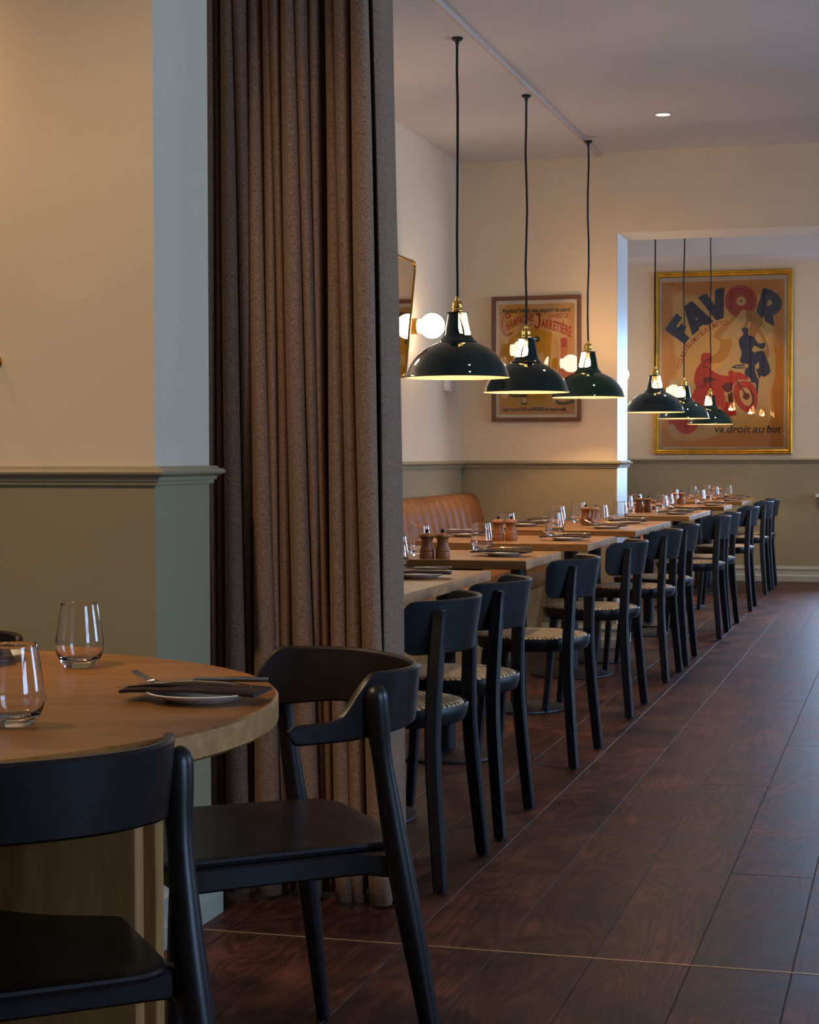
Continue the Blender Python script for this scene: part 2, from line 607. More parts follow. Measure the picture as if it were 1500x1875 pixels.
def prism(bm, poly, z0, z1, mat=0):
    """extrude an xy polygon between z0 and z1"""
    lo = [bm.verts.new((x, y, z0)) for x, y in poly]
    hi = [bm.verts.new((x, y, z1)) for x, y in poly]
    n = len(poly)
    f1 = bm.faces.new(lo)
    f2 = bm.faces.new(hi)
    for i in range(n):
        bm.faces.new((lo[i], lo[(i + 1) % n], hi[(i + 1) % n], hi[i])).material_index = mat
    return f1, f2


def rounded_poly(pts, rad, seg=6):
    """round the corners of a closed polygon"""
    out = []
    n = len(pts)
    for i in range(n):
        p = Vector((*pts[i], 0))
        a = Vector((*pts[i - 1], 0)) - p
        b = Vector((*pts[(i + 1) % n], 0)) - p
        r = rad[i] if isinstance(rad, (list, tuple)) else rad
        la, lb = a.length, b.length
        a.normalize()
        b.normalize()
        r = min(r, la * 0.49, lb * 0.49)
        for k in range(seg + 1):
            t = k / seg
            q = (p + a * r) * (1 - t) ** 2 + p * (2 * t * (1 - t)) + (p + b * r) * t * t
            out.append((q.x, q.y))
    return out


def moulding(name, path, prof, mat, side=1, kind='structure'):
    """run a profile [(out, z)] along a plan path with mitred corners; side=+1 puts 'out' to the right of travel"""
    P = [Vector(p) for p in path]
    n = len(P)
    offs = []
    for i in range(n):
        d0 = (P[i] - P[i - 1]).normalized() if i > 0 else None
        d1 = (P[i + 1] - P[i]).normalized() if i < n - 1 else None
        d0 = d0 or d1
        d1 = d1 or d0
        n0 = Vector((d0.y, -d0.x)) * side
        n1 = Vector((d1.y, -d1.x)) * side
        b = n0 + n1
        offs.append(b / b.dot(n0))
    bm = bmesh.new()
    rings = []
    for i in range(n):
        rings.append([bm.verts.new((P[i].x + offs[i].x * o, P[i].y + offs[i].y * o, z)) for o, z in prof])
    k = len(prof)
    for A, B in zip(rings, rings[1:]):
        for i in range(k):
            bm.faces.new((A[i], A[(i + 1) % k], B[(i + 1) % k], B[i]))
    bm.faces.new(list(reversed(rings[0])))
    bm.faces.new(rings[-1])
    o = obj(name, bm, mat, angle=25)
    return tag(o, kind=kind)


# ================================================================== THE ROOM
XL = -2.58          # left wall of the long room
PX = -1.648         # face of the pier (faces the aisle)
PY0, PY1 = 3.765, 4.09
BW0, BW1 = 10.376, 10.75     # back wall with the opening
OPX, OPZ = -1.653, 2.40
FW = 16.23          # far wall
DZ = 1.068           # where the dado paint stops
H_SOF, H_MAIN, H_FAR = 2.84, 2.864, 3.02


def wall(name, x0, x1, y0, y1, z0=0.0, z1=3.1, split=True):
    bm = bmesh.new()
    if split and z0 < DZ:
        box(bm, x0, x1, y0, y1, z0, DZ, mat=1)
        box(bm, x0, x1, y0, y1, DZ, z1, mat=0)
    else:
        box(bm, x0, x1, y0, y1, z0, z1, mat=0)
    return tag(obj(name, bm, [WALL, DADO], smooth=False), kind='structure')


# floor: sub-floor slab with every plank a part of its own
floor = tag(obj('floor', newbox(-4.2, XR + 0.3, -2.7, FW + 0.3, -0.12, -0.0022), SUBF, smooth=False), kind='structure')
PW = 0.2177
STRIP_Y = 3.945
gap = 0.0027


def plank_mesh(length):
    bm = newbox(-PW / 2 + gap / 2, PW / 2 - gap / 2, 0, length, -0.012, 0.0)
    bmesh.ops.bevel(bm, geom=[e for e in bm.edges if all(v.co.z > -0.001 for v in e.verts)], offset=0.0007, segments=1, affect='EDGES')
    return bm


rng = random.Random(3)
mesh_cache = {}


def lay(col, y0, y1):
    L = round(y1 - y0, 3)
    cx = -0.245 - PW * (col - 0.5)
    if L not in mesh_cache:
        o = obj('plank', plank_mesh(L - 0.0026), FLOORW, floor, smooth=False)
        mesh_cache[L] = o
    else:
        o = mesh_cache[L].copy()
        COL.objects.link(o)
    o.location = (cx, y0 + 0.0013, 0)


for col in range(-4, 14):            # columns counted leftwards from the joint at x = -0.245
    cx = -0.245 - PW * (col - 0.5)
    if cx > XL + 0.05:
        L = 2.2
        y = STRIP_Y + 0.003 + [0.0, -1.3, 0.0, -0.6, -1.7, -0.9, -0.2, -1.5, -1.1, -0.4][col % 10]
        while y < FW:
            a, b_ = max(y, STRIP_Y + 0.003), min(y + L, FW)
            if b_ - a > 0.02:
                lay(col, a, b_)
            y += L
    y = STRIP_Y - 0.003 - [0.9, 1.9, 0.7, 1.4][col % 4]
    hi = STRIP_Y - 0.003
    while hi > 1.2:
        lay(col, y, hi)
        hi, y = y, y - 2.2
bm = newbox(PX + 0.02, XR, STRIP_Y - 0.0025, STRIP_Y + 0.0025, -0.004, 0.0006)
tag(obj('trim_1', bm, BRASS_STRIP, smooth=False), kind='structure')

# walls
wall('wall_left', -4.2, PX, PY0, PY1)                                    # frontal wall and pier beside the curtain
wall('wall_side', XL - 0.2, XL, PY1, FW)                                 # banquette wall of the long room
wall('wall_outer', -4.4, -4.2, -2.7, PY1)
wall('wall_rear', -4.4, XR + 0.2, -2.9, -2.7)
bm = bmesh.new()                                                         # back wall with its wide opening
box(bm, XL, OPX, BW0, BW1, 0, DZ, mat=1)
box(bm, XL, OPX, BW0, BW1, DZ, 3.1, mat=0)
box(bm, OPX, 1.9, BW0, BW1, OPZ, 3.1, mat=0)
box(bm, 1.9, XR, BW0, BW1, 0, 3.1, mat=0)
tag(obj('wall_back', bm, [WALL, DADO], smooth=False), kind='structure')
bm = newbox(OPX - 0.001, OPX + 0.004, BW0, BW1, 0, OPZ)                   # white reveal of the opening
tag(obj('trim_2', bm, GLOSSW, smooth=False), kind='structure')
# far wall, with a window beyond the picture's right edge
FWX0, FWX1, FWZ0, FWZ1 = -0.76, 0.9, 0.775, 2.25
bm = bmesh.new()
box(bm, XL, FWX0, FW, FW + 0.2, 0, DZ, mat=1)
box(bm, XL, FWX0, FW, FW + 0.2, DZ, 3.1, mat=0)
box(bm, FWX0, FWX1, FW, FW + 0.2, 0, FWZ0, mat=1)
box(bm, FWX0, FWX1, FW, FW + 0.2, FWZ1, 3.1, mat=0)
box(bm, FWX1, XR + 0.2, FW, FW + 0.2, 0, 3.1, mat=0)
tag(obj('wall_far', bm, [WALL, DADO], smooth=False), kind='structure')


def window(name, along, c, w, z0, z1, face):
    """wooden sash window: frame, glazing bars, sill and panes; along = 'x' or 'y' is the wall's direction"""
    def bx(b, a0, a1, d0, d1, q0, q1):
        if along == 'y':
            box(b, face + d0, face + d1, a0, a1, q0, q1)
        else:
            box(b, a0, a1, face + d0, face + d1, q0, q1)
    bm = bmesh.new()
    t = 0.055
    bx(bm, c - w / 2, c - w / 2 + t, 0.03, 0.11, z0, z1)
    bx(bm, c + w / 2 - t, c + w / 2, 0.03, 0.11, z0, z1)
    bx(bm, c - w / 2, c + w / 2, 0.03, 0.11, z0, z0 + t)
    bx(bm, c - w / 2, c + w / 2, 0.03, 0.11, z1 - t, z1)
    o = tag(obj(name, bm, GLOSSW, smooth=False), kind='structure')
    for k in (1, 2):
        q = c - w / 2 + w * k / 3
        bm = bmesh.new()
        bx(bm, q - 0.018, q + 0.018, 0.045, 0.095, z0 + t, z1 - t)
        obj('glazing_bar', bm, GLOSSW, o, smooth=False)
    zm = z0 + (z1 - z0) * 0.5
    bm = bmesh.new()
    bx(bm, c - w / 2 + t, c + w / 2 - t, 0.04, 0.10, zm - 0.03, zm + 0.03)
    obj('glazing_bar', bm, GLOSSW, o, smooth=False)
    bm = bmesh.new()
    bx(bm, c - w / 2 + 0.05, c + w / 2 - 0.05, 0.068, 0.072, z0 + 0.05, z1 - 0.05)
    obj('pane', bm, PANE, o, smooth=False)
    bm = bmesh.new()
    bx(bm, c - w / 2 - 0.06, c + w / 2 + 0.06, -0.08, 0.03, z0 - 0.028, z0)
    obj('sill', bm, GLOSSW, o, smooth=False)
    return o


# right-hand wall with its windows
bm = bmesh.new()
ys = [-2.9] + [v for wy, ww in WINDOWS_R for v in (wy - ww / 2, wy + ww / 2)] + [FW + 0.2]
for i in range(0, len(ys), 2):
    box(bm, XR, XR + 0.2, ys[i], ys[i + 1], 0, 3.1)
for wy, ww in WINDOWS_R:
    box(bm, XR, XR + 0.2, wy - ww / 2, wy + ww / 2, 0, WIN_Z0)
    box(bm, XR, XR + 0.2, wy - ww / 2, wy + ww / 2, WIN_Z1, 3.1)
tag(obj('wall_right', bm, WALL, smooth=False), kind='structure')
for i, (wy, ww) in enumerate(WINDOWS_R):
    window('window_%d' % (i + 1), 'y', wy, ww, WIN_Z0, WIN_Z1, XR)
window('window_6', 'x', (FWX0 + FWX1) / 2, FWX1 - FWX0, FWZ0, FWZ1, FW)

# ceilings: lower soffit over the banquettes, higher ceiling over the aisle
STEPX = -1.765
bm = bmesh.new()
box(bm, XL, STEPX, PY1, BW0, H_SOF, 3.15)
box(bm, STEPX, XR, PY1, BW0, H_MAIN, 3.15)
box(bm, -4.2, XR, -2.7, PY1, H_MAIN, 3.15)
tag(obj('ceiling', bm, CEIL, smooth=False), kind='structure')
bm = bmesh.new()
box(bm, XL, XR, BW1, FW, H_FAR, 3.15)
box(bm, XL, XR, 15.45, FW, 2.81, H_FAR + 0.01)
tag(obj('ceiling_far', bm, CEIL, smooth=False), kind='structure')
bm = newbox(STEPX, STEPX + 0.012, PY1, BW0, H_SOF, H_MAIN)               # bright bead along the ceiling's step
tag(obj('trim_3', bm, plain('ceiling_bead_paint', (206, 178, 158), 0.7, noise=0.02, scale=3), smooth=False), kind='structure')

# dado rails, baseboards
_rail = [(0, 1.018), (0.010, 1.020), (0.012, 1.034), (0.017, 1.036), (0.019, 1.050), (0.026, 1.053), (0.037, 1.062), (0.039, 1.070), (0.034, 1.079), (0.022, 1.083), (0.020, 1.090), (0, 1.092)]
rail = [(o * 0.8, 1.097 - (1.092 - z) * 0.6) for o, z in _rail]
moulding('trim_4', [(-4.2, PY0), (PX, PY0), (PX, PY1), (PX - 0.3, PY1)], rail, RAIL, 1)
rail2 = [(o, z - 0.008) for o, z in rail]
moulding('trim_5', [(XL, PY1), (XL, BW0), (OPX + 0.004, BW0), (OPX + 0.004, BW1), (XL, BW1)], rail2, RAIL, 1)
moulding('trim_6', [(XL, BW1), (XL, FW), (FWX0 - 0.03, FW)], rail2, RAIL, 1)
skirt = [(0, 0), (0.022, 0), (0.022, 0.050), (0.017, 0.056), (0.015, 0.062), (0.015, 0.098), (0.019, 0.104), (0.019, 0.116), (0.010, 0.124), (0.007, 0.136), (0, 0.138)]
moulding('baseboard_left', [(-4.2, PY0), (PX, PY0), (PX, PY1), (PX - 0.3, PY1)], skirt, SKIRT, 1)
moulding('baseboard_back', [(XL, PY1), (XL, BW0), (OPX + 0.004, BW0), (OPX + 0.004, BW1), (XL, BW1)], skirt, SKIRT, 1)
moulding('baseboard_far', [(XL, BW1), (XL, FW), (XR, FW)], skirt, SKIRT, 1)

# ================================================================== CURTAIN
# folds along the heading: (left, right, depth) in metres at the top and at the hem
def curtain():
    DP = 4.235
    # ridge: x centre at top, half width at top, x centre at hem, half width at hem, front depth, back depth
    def X(px, y):
        # heading measured in steps of about 1.4 mm from the pier's back edge; the plane recedes a little with y
        return -1.6975 - 0.405 * (y - 4.2) + (px - 380) * (0.001416 + 0.00035 * (y - 4.2))
    tops = [(380, 392, .06), (394, 406, .04), (409, 425, .07), (428, 455, .09), (458, 476, .02), (479, 497, .06), (498, 514, .075), (517, 535, .08), (538, 560, .10), (562, 581, .07), (598, 614, .05), (615, 637, .09), (640, 667, .12)]
    hems = [(384, 398, .05), (399, 413, .03), (416, 455, .10), (458, 468, .01), (470, 513, .11), (515, 526, .05), (527, 541, .055), (545, 588, .10), (591, 602, .035), (603, 613, .03), (616, 646, .12), (647, 669, .115), (676, 713, .135)]
    H0, H1 = 0.012, 2.835
    nz = 26

    def line(t):
        """plan polyline at height fraction t (0 hem, 1 top)"""
        P = []
        prev = None
        for (a0, a1, ad), (b0, b1, bd) in zip(tops, hems):
            s = t ** 0.85
            l, r, d = b0 + (a0 - b0) * s, b1 + (a1 - b1) * s, bd + (ad - bd) * s
            w = r - l
            yf = DP + 0.115 - d
            deep = DP + 0.135
            P += [(l - 0.5, deep), (l - 1.0, yf + 0.03), (l + 0.10 * w, yf + 0.008), (l + 0.35 * w, yf), (l + 0.68 * w, yf + 0.003), (l + 0.92 * w, yf + 0.014), (r + 1.0, yf + 0.035), (r + 0.5, deep)]
            prev = r
        # leading edge: a flat flank that runs back from the last fold
        e0 = 703 * (1 - t) + 669 * t
        e1 = 745 * (1 - t) + 716 * t
        P += [(e0 + 4, DP + 0.16), (e0 + 10, DP + 0.05 + 0.02 * t), (e0 + 14, DP + 0.046 + 0.02 * t), (e0 + (e1 - e0) * 0.55, DP + 0.085), (e1 - 5, DP + 0.15), (e1, DP + 0.17), (e1 - 2, DP + 0.185), (e1 - 14, DP + 0.18), (e0 - 10, DP + 0.165)]
        return [(X(a, b), b) for a, b in P]
    bm = bmesh.new()
    rows = []
    for k in range(nz + 1):
        t = k / nz
        z = H0 + (H1 - H0) * t
        pl = line(t)
        pl3 = spline([(x, y, 0) for x, y in pl], 3)
        rows.append([bm.verts.new((p.x + 0.0025 * sin(z * 3.1 + i * 0.11), p.y + 0.004 * sin(z * 2.3 + i * 0.07), z)) for i, p in enumerate(pl3)])
    for A, B in zip(rows, rows[1:]):
        for i in range(len(A) - 1):
            bm.faces.new((A[i], A[i + 1], B[i + 1], B[i]))
    o = obj('curtain', bm, FELT, angle=80)
    tag(o, 'tall brown felt curtain in deep folds beside the grey wall pier', 'curtain')
    md = o.modifiers.new('cloth', 'SOLIDIFY')
    md.thickness = 0.003
    md.offset = 0
    bm = newbox(-1.70, -1.12, DP + 0.05, DP + 0.09, H_SOF - 0.022, H_SOF)
    obj('curtain_rail', bm, GLOSSW, o)
    return o


curtain()

# ================================================================== BENTWOOD CHAIRS ALONG THE TABLES (face -x, back towards the aisle)
ORD = ['first', 'second', 'third', 'fourth', 'fifth', 'sixth', 'seventh', 'eighth', 'ninth', 'tenth', 'eleventh']


def band_mesh(plan_pts, th, ztop, zbot, tilt=0.0, ctr=(0, 0)):
    """curved board: plan points, thickness, top and bottom height per point; tilt pushes the top outwards from ctr"""
    bm = bmesh.new()
    n = len(plan_pts)
    P = [Vector((*p, 0)) for p in plan_pts]
    cols = []
    nv = 6
    for i in range(n):
        a, b = P[max(i - 1, 0)], P[min(i + 1, n - 1)]
        t = (b - a).normalized()
        nrm = Vector((t.y, -t.x, 0))
        out = (P[i] - Vector((*ctr, 0))).normalized()
        ring = []
        hz = ztop[i] - zbot[i]
        c = min(0.004, hz * 0.2)
        for (o, z) in ((-th / 2, 0), (-th / 2, 1)):
            pass
        prof = []
        for k in range(nv + 1):
            prof.append((-th / 2, zbot[i] + c + (hz - 2 * c) * k / nv))
        prof += [(-th / 2 + c, ztop[i]), (th / 2 - c, ztop[i])]
        for k in range(nv, -1, -1):
            prof.append((th / 2, zbot[i] + c + (hz - 2 * c) * k / nv))
        prof += [(th / 2 - c, zbot[i]), (-th / 2 + c, zbot[i])]
        for o, z in prof:
            q = P[i] + nrm * o + out * (tilt * (z - 0.65))
            ring.append(bm.verts.new((q.x, q.y, z)))
        cols.append(ring)
    k = len(cols[0])
    for A, B in zip(cols, cols[1:]):
        for i in range(k):
            bm.faces.new((A[i], A[(i + 1) % k], B[(i + 1) % k], B[i]))
    bm.faces.new(list(reversed(cols[0])))
    bm.faces.new(cols[-1])
    return bm


def make_chair():
    t = thing('cane_seat_chair', 'x', 'chair', group='black chairs along the aisle side of the tables')
    # seat: black rim with woven cane
    bm = bmesh.new()
    lathe(bm, [(0.150, 0.408), (0.192, 0.408), (0.203, 0.413), (0.211, 0.430), (0.214, 0.452), (0.211, 0.457), (0.206, 0.456), (0.203, 0.447), (0.150, 0.440), (0.150, 0.408)], 44)
    obj('seat_rim', bm, BLACKW, t, 40)
    bm = bmesh.new()
    lathe(bm, [(0.2035, 0.446), (0.203, 0.454), (0.196, 0.4605), (0.180, 0.463), (0.10, 0.462), (0.0, 0.461)], 44)
    obj('woven_cane_seat', bm, CANE, t, 50)
    # backrest band
    R, cx = 0.25, -0.020
    A = radians(62)
    pts, zt, zb = [], [], []
    ends = [0.0, 0.0012, 0.004, 0.008, 0.013, 0.019, 0.026, 0.035]
    arcs = [-A + q / R for q in ends] + [(-A + 0.035 / R) * (1 - k / 9.0) for k in range(1, 9)]
    arcs += [0.0] + [-a for a in reversed(arcs)]
    for a in arcs:
        pts.append((cx + R * cos(a), R * sin(a)))
        e = (A - abs(a)) * R            # distance from the end
        rr = 0.035
        k = rr - sqrt(max(rr * rr - (rr - min(e, rr)) ** 2, 0))
        zt.append(0.746 - k)
        zb.append(0.604 + k)
    obj('backrest', band_mesh(pts, 0.013, zt, zb, 0.16, (cx, 0)), BLACKW2, t, 40)
    sect = rsquare(0.038, 0.038, 0.006)
    for s in (-1, 1):
        bm = bmesh.new()
        pp = spline([(0.204, s * 0.236, 0.006), (0.190, s * 0.222, 0.16), (0.176, s * 0.205, 0.34), (0.174, s * 0.194, 0.46), (0.178, s * 0.183, 0.58), (0.183, s * 0.169, 0.69), (0.185, s * 0.167, 0.716), (0.1855, s * 0.1665, 0.724)], 3)
        sc = [1.0 - 0.10 * max(0, (0.3 - p.z) / 0.3) for p in pp]
        sc[-1] = 0.55
        sc[-2] = 0.80
        sweep(bm, pp, sect, True, sc, up=(1, 0, 0))
        l = obj('rear_leg', bm, BLACKW, t, 30)
        bm = bmesh.new()
        lathe(bm, [(0.0, 0.0), (0.010, 0.0), (0.011, 0.007), (0, 0.007)], 10, (0.204, s * 0.236, 0))
        obj('glide', bm, DARKP, l)
        bm = bmesh.new()
        sweep(bm, [(-0.172, s * 0.176, 0.006), (-0.155, s * 0.160, 0.20), (-0.138, s * 0.144, 0.41)], rsquare(0.032, 0.032, 0.006), True, [0.86, 0.95, 1.05], up=(1, 0, 0))
        l = obj('front_leg', bm, BLACKW, t, 30)
        bm = bmesh.new()
        lathe(bm, [(0.0, 0.0), (0.010, 0.0), (0.011, 0.007), (0, 0.007)], 10, (-0.172, s * 0.176, 0))
        obj('glide', bm, DARKP, l)
    return t


chair0 = make_chair()
CHAIR_Y = [4.663, 5.332, 6.56, 7.837, 9.084, 9.795, 11.248, 11.865, 13.268, 14.825, 15.462]
CHAIR_DX = [0, -0.002, 0.002, 0, -0.004, 0, 0.03, 0.032, 0.04, 0.028, 0.032]
for i, y in enumerate(CHAIR_Y):
    c = chair0 if i == 0 else copy_tree(chair0)
    c.location = (-1.36 + CHAIR_DX[i], y, 0)
    c.rotation_euler = (0, 0, radians([0, 1.5, -1, 0.5, -1, 1, 0.5, -1, 1, 0, 1][i]))
    where = 'nearest the curtain' if i == 0 else ('nearest the far wall' if i == 10 else 'counted from the curtain')
    c['label'] = '%s black cane-seat chair in the aisle row, %s' % (ORD[i], where)

# ================================================================== SQUARE TABLES
TABLES = [(4.36, 5.63, (4.68, 5.31)), (6.18, 6.83, (6.5,)), (7.42, 8.15, (7.79,)), (8.76, 10.08, (9.06, 9.76)), (10.95, 12.15, (11.25, 11.86)), (13.03, 13.62, (13.33,)), (14.45, 15.72, (14.77, 15.4))]
TX0, TX1, TH = -2.06, -1.302, 0.032
TWHERE = ['nearest the curtain, its near end hidden by the cloth', 'set for two, second from the curtain', 'set for two, third from the curtain', 'set for four, just before the wall opening',
          'set for four, just beyond the wall opening', 'set for two, second beyond the wall opening', 'set for four, against the far wall']
for i, (y0, y1, cols) in enumerate(TABLES):
    t = thing('dining_table', 'oak table with black pedestal, ' + TWHERE[i], 'table', ((TX0 + TX1) / 2, (y0 + y1) / 2, 0), 0, 'square oak tables along the banquettes')
    hx, hy = (TX1 - TX0) / 2, (y1 - y0) / 2
    bm = newbox(-hx, hx, -hy, hy, 0.75 - TH, 0.75, bevel=0.002, seg=1)
    for f in bm.faces:
        if abs(f.normal.z) < 0.5:
            f.material_index = 1
    bm.normal_update()
    for f in bm.faces:
        f.material_index = 0 if abs(f.normal.z) > 0.5 or abs(f.normal.y) > 0.5 else 1
    obj('table_top', bm, [OAK_TOP, OAK_EDGE], t, smooth=False)
    for cy in cols:
        cy -= (y0 + y1) / 2
        bm = bmesh.new()
        lathe(bm, [(0.036, 0.018), (0.036, 0.70)], 20, (0.005, cy, 0))
        obj('column', bm, IRON, t)
        bm = bmesh.new()
        lathe(bm, [(0, 0), (0.205, 0), (0.208, 0.004), (0.206, 0.011), (0.198, 0.014), (0.075, 0.019), (0.05, 0.026), (0.0365, 0.028)], 40, (0.005, cy, 0))
        obj('base_disc', bm, IRON, t)
        bm = bmesh.new()
        box(bm, -0.16, 0.17, cy - 0.16, cy + 0.16, 0.70, 0.75 - TH, bevel=0.004, seg=1)
        obj('top_plate', bm, IRON, t)

# ================================================================== BANQUETTES
def banquette(label, y0, y1):
    t = thing('banquette', label, 'banquette', (XL + 0.02, y0, 0), 0, 'leather banquettes along the side wall')
    L = y1 - y0
    # oak plinth with an inward-raking front (x measured from the wall)
    bm = bmesh.new()
    prof = [(0.02, 0.0), (0.45, 0.0), (0.515, 0.37), (0.02, 0.37)]
    a = [bm.verts.new((x, 0, z)) for x, z in prof]
    b = [bm.verts.new((x, L, z)) for x, z in prof]
    bm.faces.new(a)
    bm.faces.new(list(reversed(b)))
    for k in range(4):
        bm.faces.new((a[k], a[(k + 1) % 4], b[(k + 1) % 4], b[k]))
    obj('oak_plinth', bm, OAK_PANEL, t, smooth=False)
    # seat cushion
    bm = bmesh.new()
    prof = [(0.10, 0.37), (0.515, 0.37), (0.528, 0.385), (0.53, 0.44), (0.52, 0.465), (0.49, 0.475), (0.12, 0.47)]
    a = [bm.verts.new((x, 0, z)) for x, z in prof]
    b = [bm.verts.new((x, L, z)) for x, z in prof]
    bm.faces.new(a)
    bm.faces.new(list(reversed(b)))
    n = len(prof)
    for k in range(n):
        bm.faces.new((a[k], a[(k + 1) % n], b[(k + 1) % n], b[k]))
    obj('seat_cushion', bm, LEATHER, t, 50)
    # backrest core and its upright channels
    bm = bmesh.new()
    prof = [(0.0, 0.30), (0.16, 0.30), (0.115, 0.66), (0.085, 0.83), (0.068, 0.872), (0.04, 0.882), (0.0, 0.875)]
    a = [bm.verts.new((x, 0, z)) for x, z in prof]
    b = [bm.verts.new((x, L, z)) for x, z in prof]
    bm.faces.new(a)
    bm.faces.new(list(reversed(b)))
    n = len(prof)
    for k in range(n):
        bm.faces.new((a[k], a[(k + 1) % n], b[(k + 1) % n], b[k]))
    obj('backrest', bm, LEATHER, t, 40)
    w = 0.156
    cnt = int(round(L / w))
    w = L / cnt
    bm = bmesh.new()
    cl = [(0.185, 0.44), (0.158, 0.56), (0.136, 0.70), (0.116, 0.80), (0.098, 0.855), (0.070, 0.886), (0.035, 0.897), (0.0, 0.894)]
    nw = 8
    rows = []
    for (x, z), (nx_, nz_) in zip(cl, [(1, 0.1), (1, 0.15), (1, 0.18), (1, 0.25), (0.85, 0.5), (0.5, 0.85), (0.1, 1), (0, 1)]):
        row = []
        for k in range(nw + 1):
            u = k / nw
            bul = 0.024 * (1 - abs(2 * u - 1) ** 2.4) - 0.022
            row.append(bm.verts.new((x + bul * nx_, u * w, z + bul * nz_)))
        rows.append(row)
    for A, B in zip(rows, rows[1:]):
        for k in range(nw):
            bm.faces.new((A[k], A[k + 1], B[k + 1], B[k]))
    first = obj('upholstery_channel', bm, LEATHER, t, 60)
    for k in range(1, cnt):
        c = first.copy()
        COL.objects.link(c)
        c.location = (0, k * w, 0)
    # closing end panel
    for ye in (0.0, L):
        bm = bmesh.new()
        prof = [(0.0, 0.30), (0.175, 0.30), (0.180, 0.44), (0.150, 0.58), (0.128, 0.72), (0.108, 0.82), (0.088, 0.868), (0.062, 0.890), (0.03, 0.897), (0, 0.895)]
        yb = -0.012 if ye == 0 else 0.012
        a = [bm.verts.new((x, ye, z)) for x, z in prof]
        b = [bm.verts.new((x, ye + yb, z)) for x, z in prof]
        bm.faces.new(a)
        bm.faces.new(list(reversed(b)))
        n = len(prof)
        for k in range(n):
            bm.faces.new((a[k], a[(k + 1) % n], b[(k + 1) % n], b[k]))
        obj('end_panel', bm, LEATHER, t, 30)
    return t


bq = banquette('long tan leather banquette with channelled back between curtain and poster wall', 4.6, 10.335)
banquette('tan leather banquette beyond the wall opening, mostly hidden by the reveal', 11.05, 15.98)
# double socket on the first banquette's plinth
t = thing('socket_outlet', 'white double socket on the oak plinth under the banquette', 'socket', (-2.108, 10.22, 0.155), radians(0))
bm = newbox(-0.004, 0.006, -0.072, 0.072, -0.042, 0.042, bevel=0.003, seg=2)
obj('face_plate', bm, WHITEP, t)
for s in (-0.034, 0.034):
    bm = newbox(0.005, 0.008, s - 0.018, s + 0.018, -0.02, 0.016)
    obj('outlet', bm, DARKP, t)

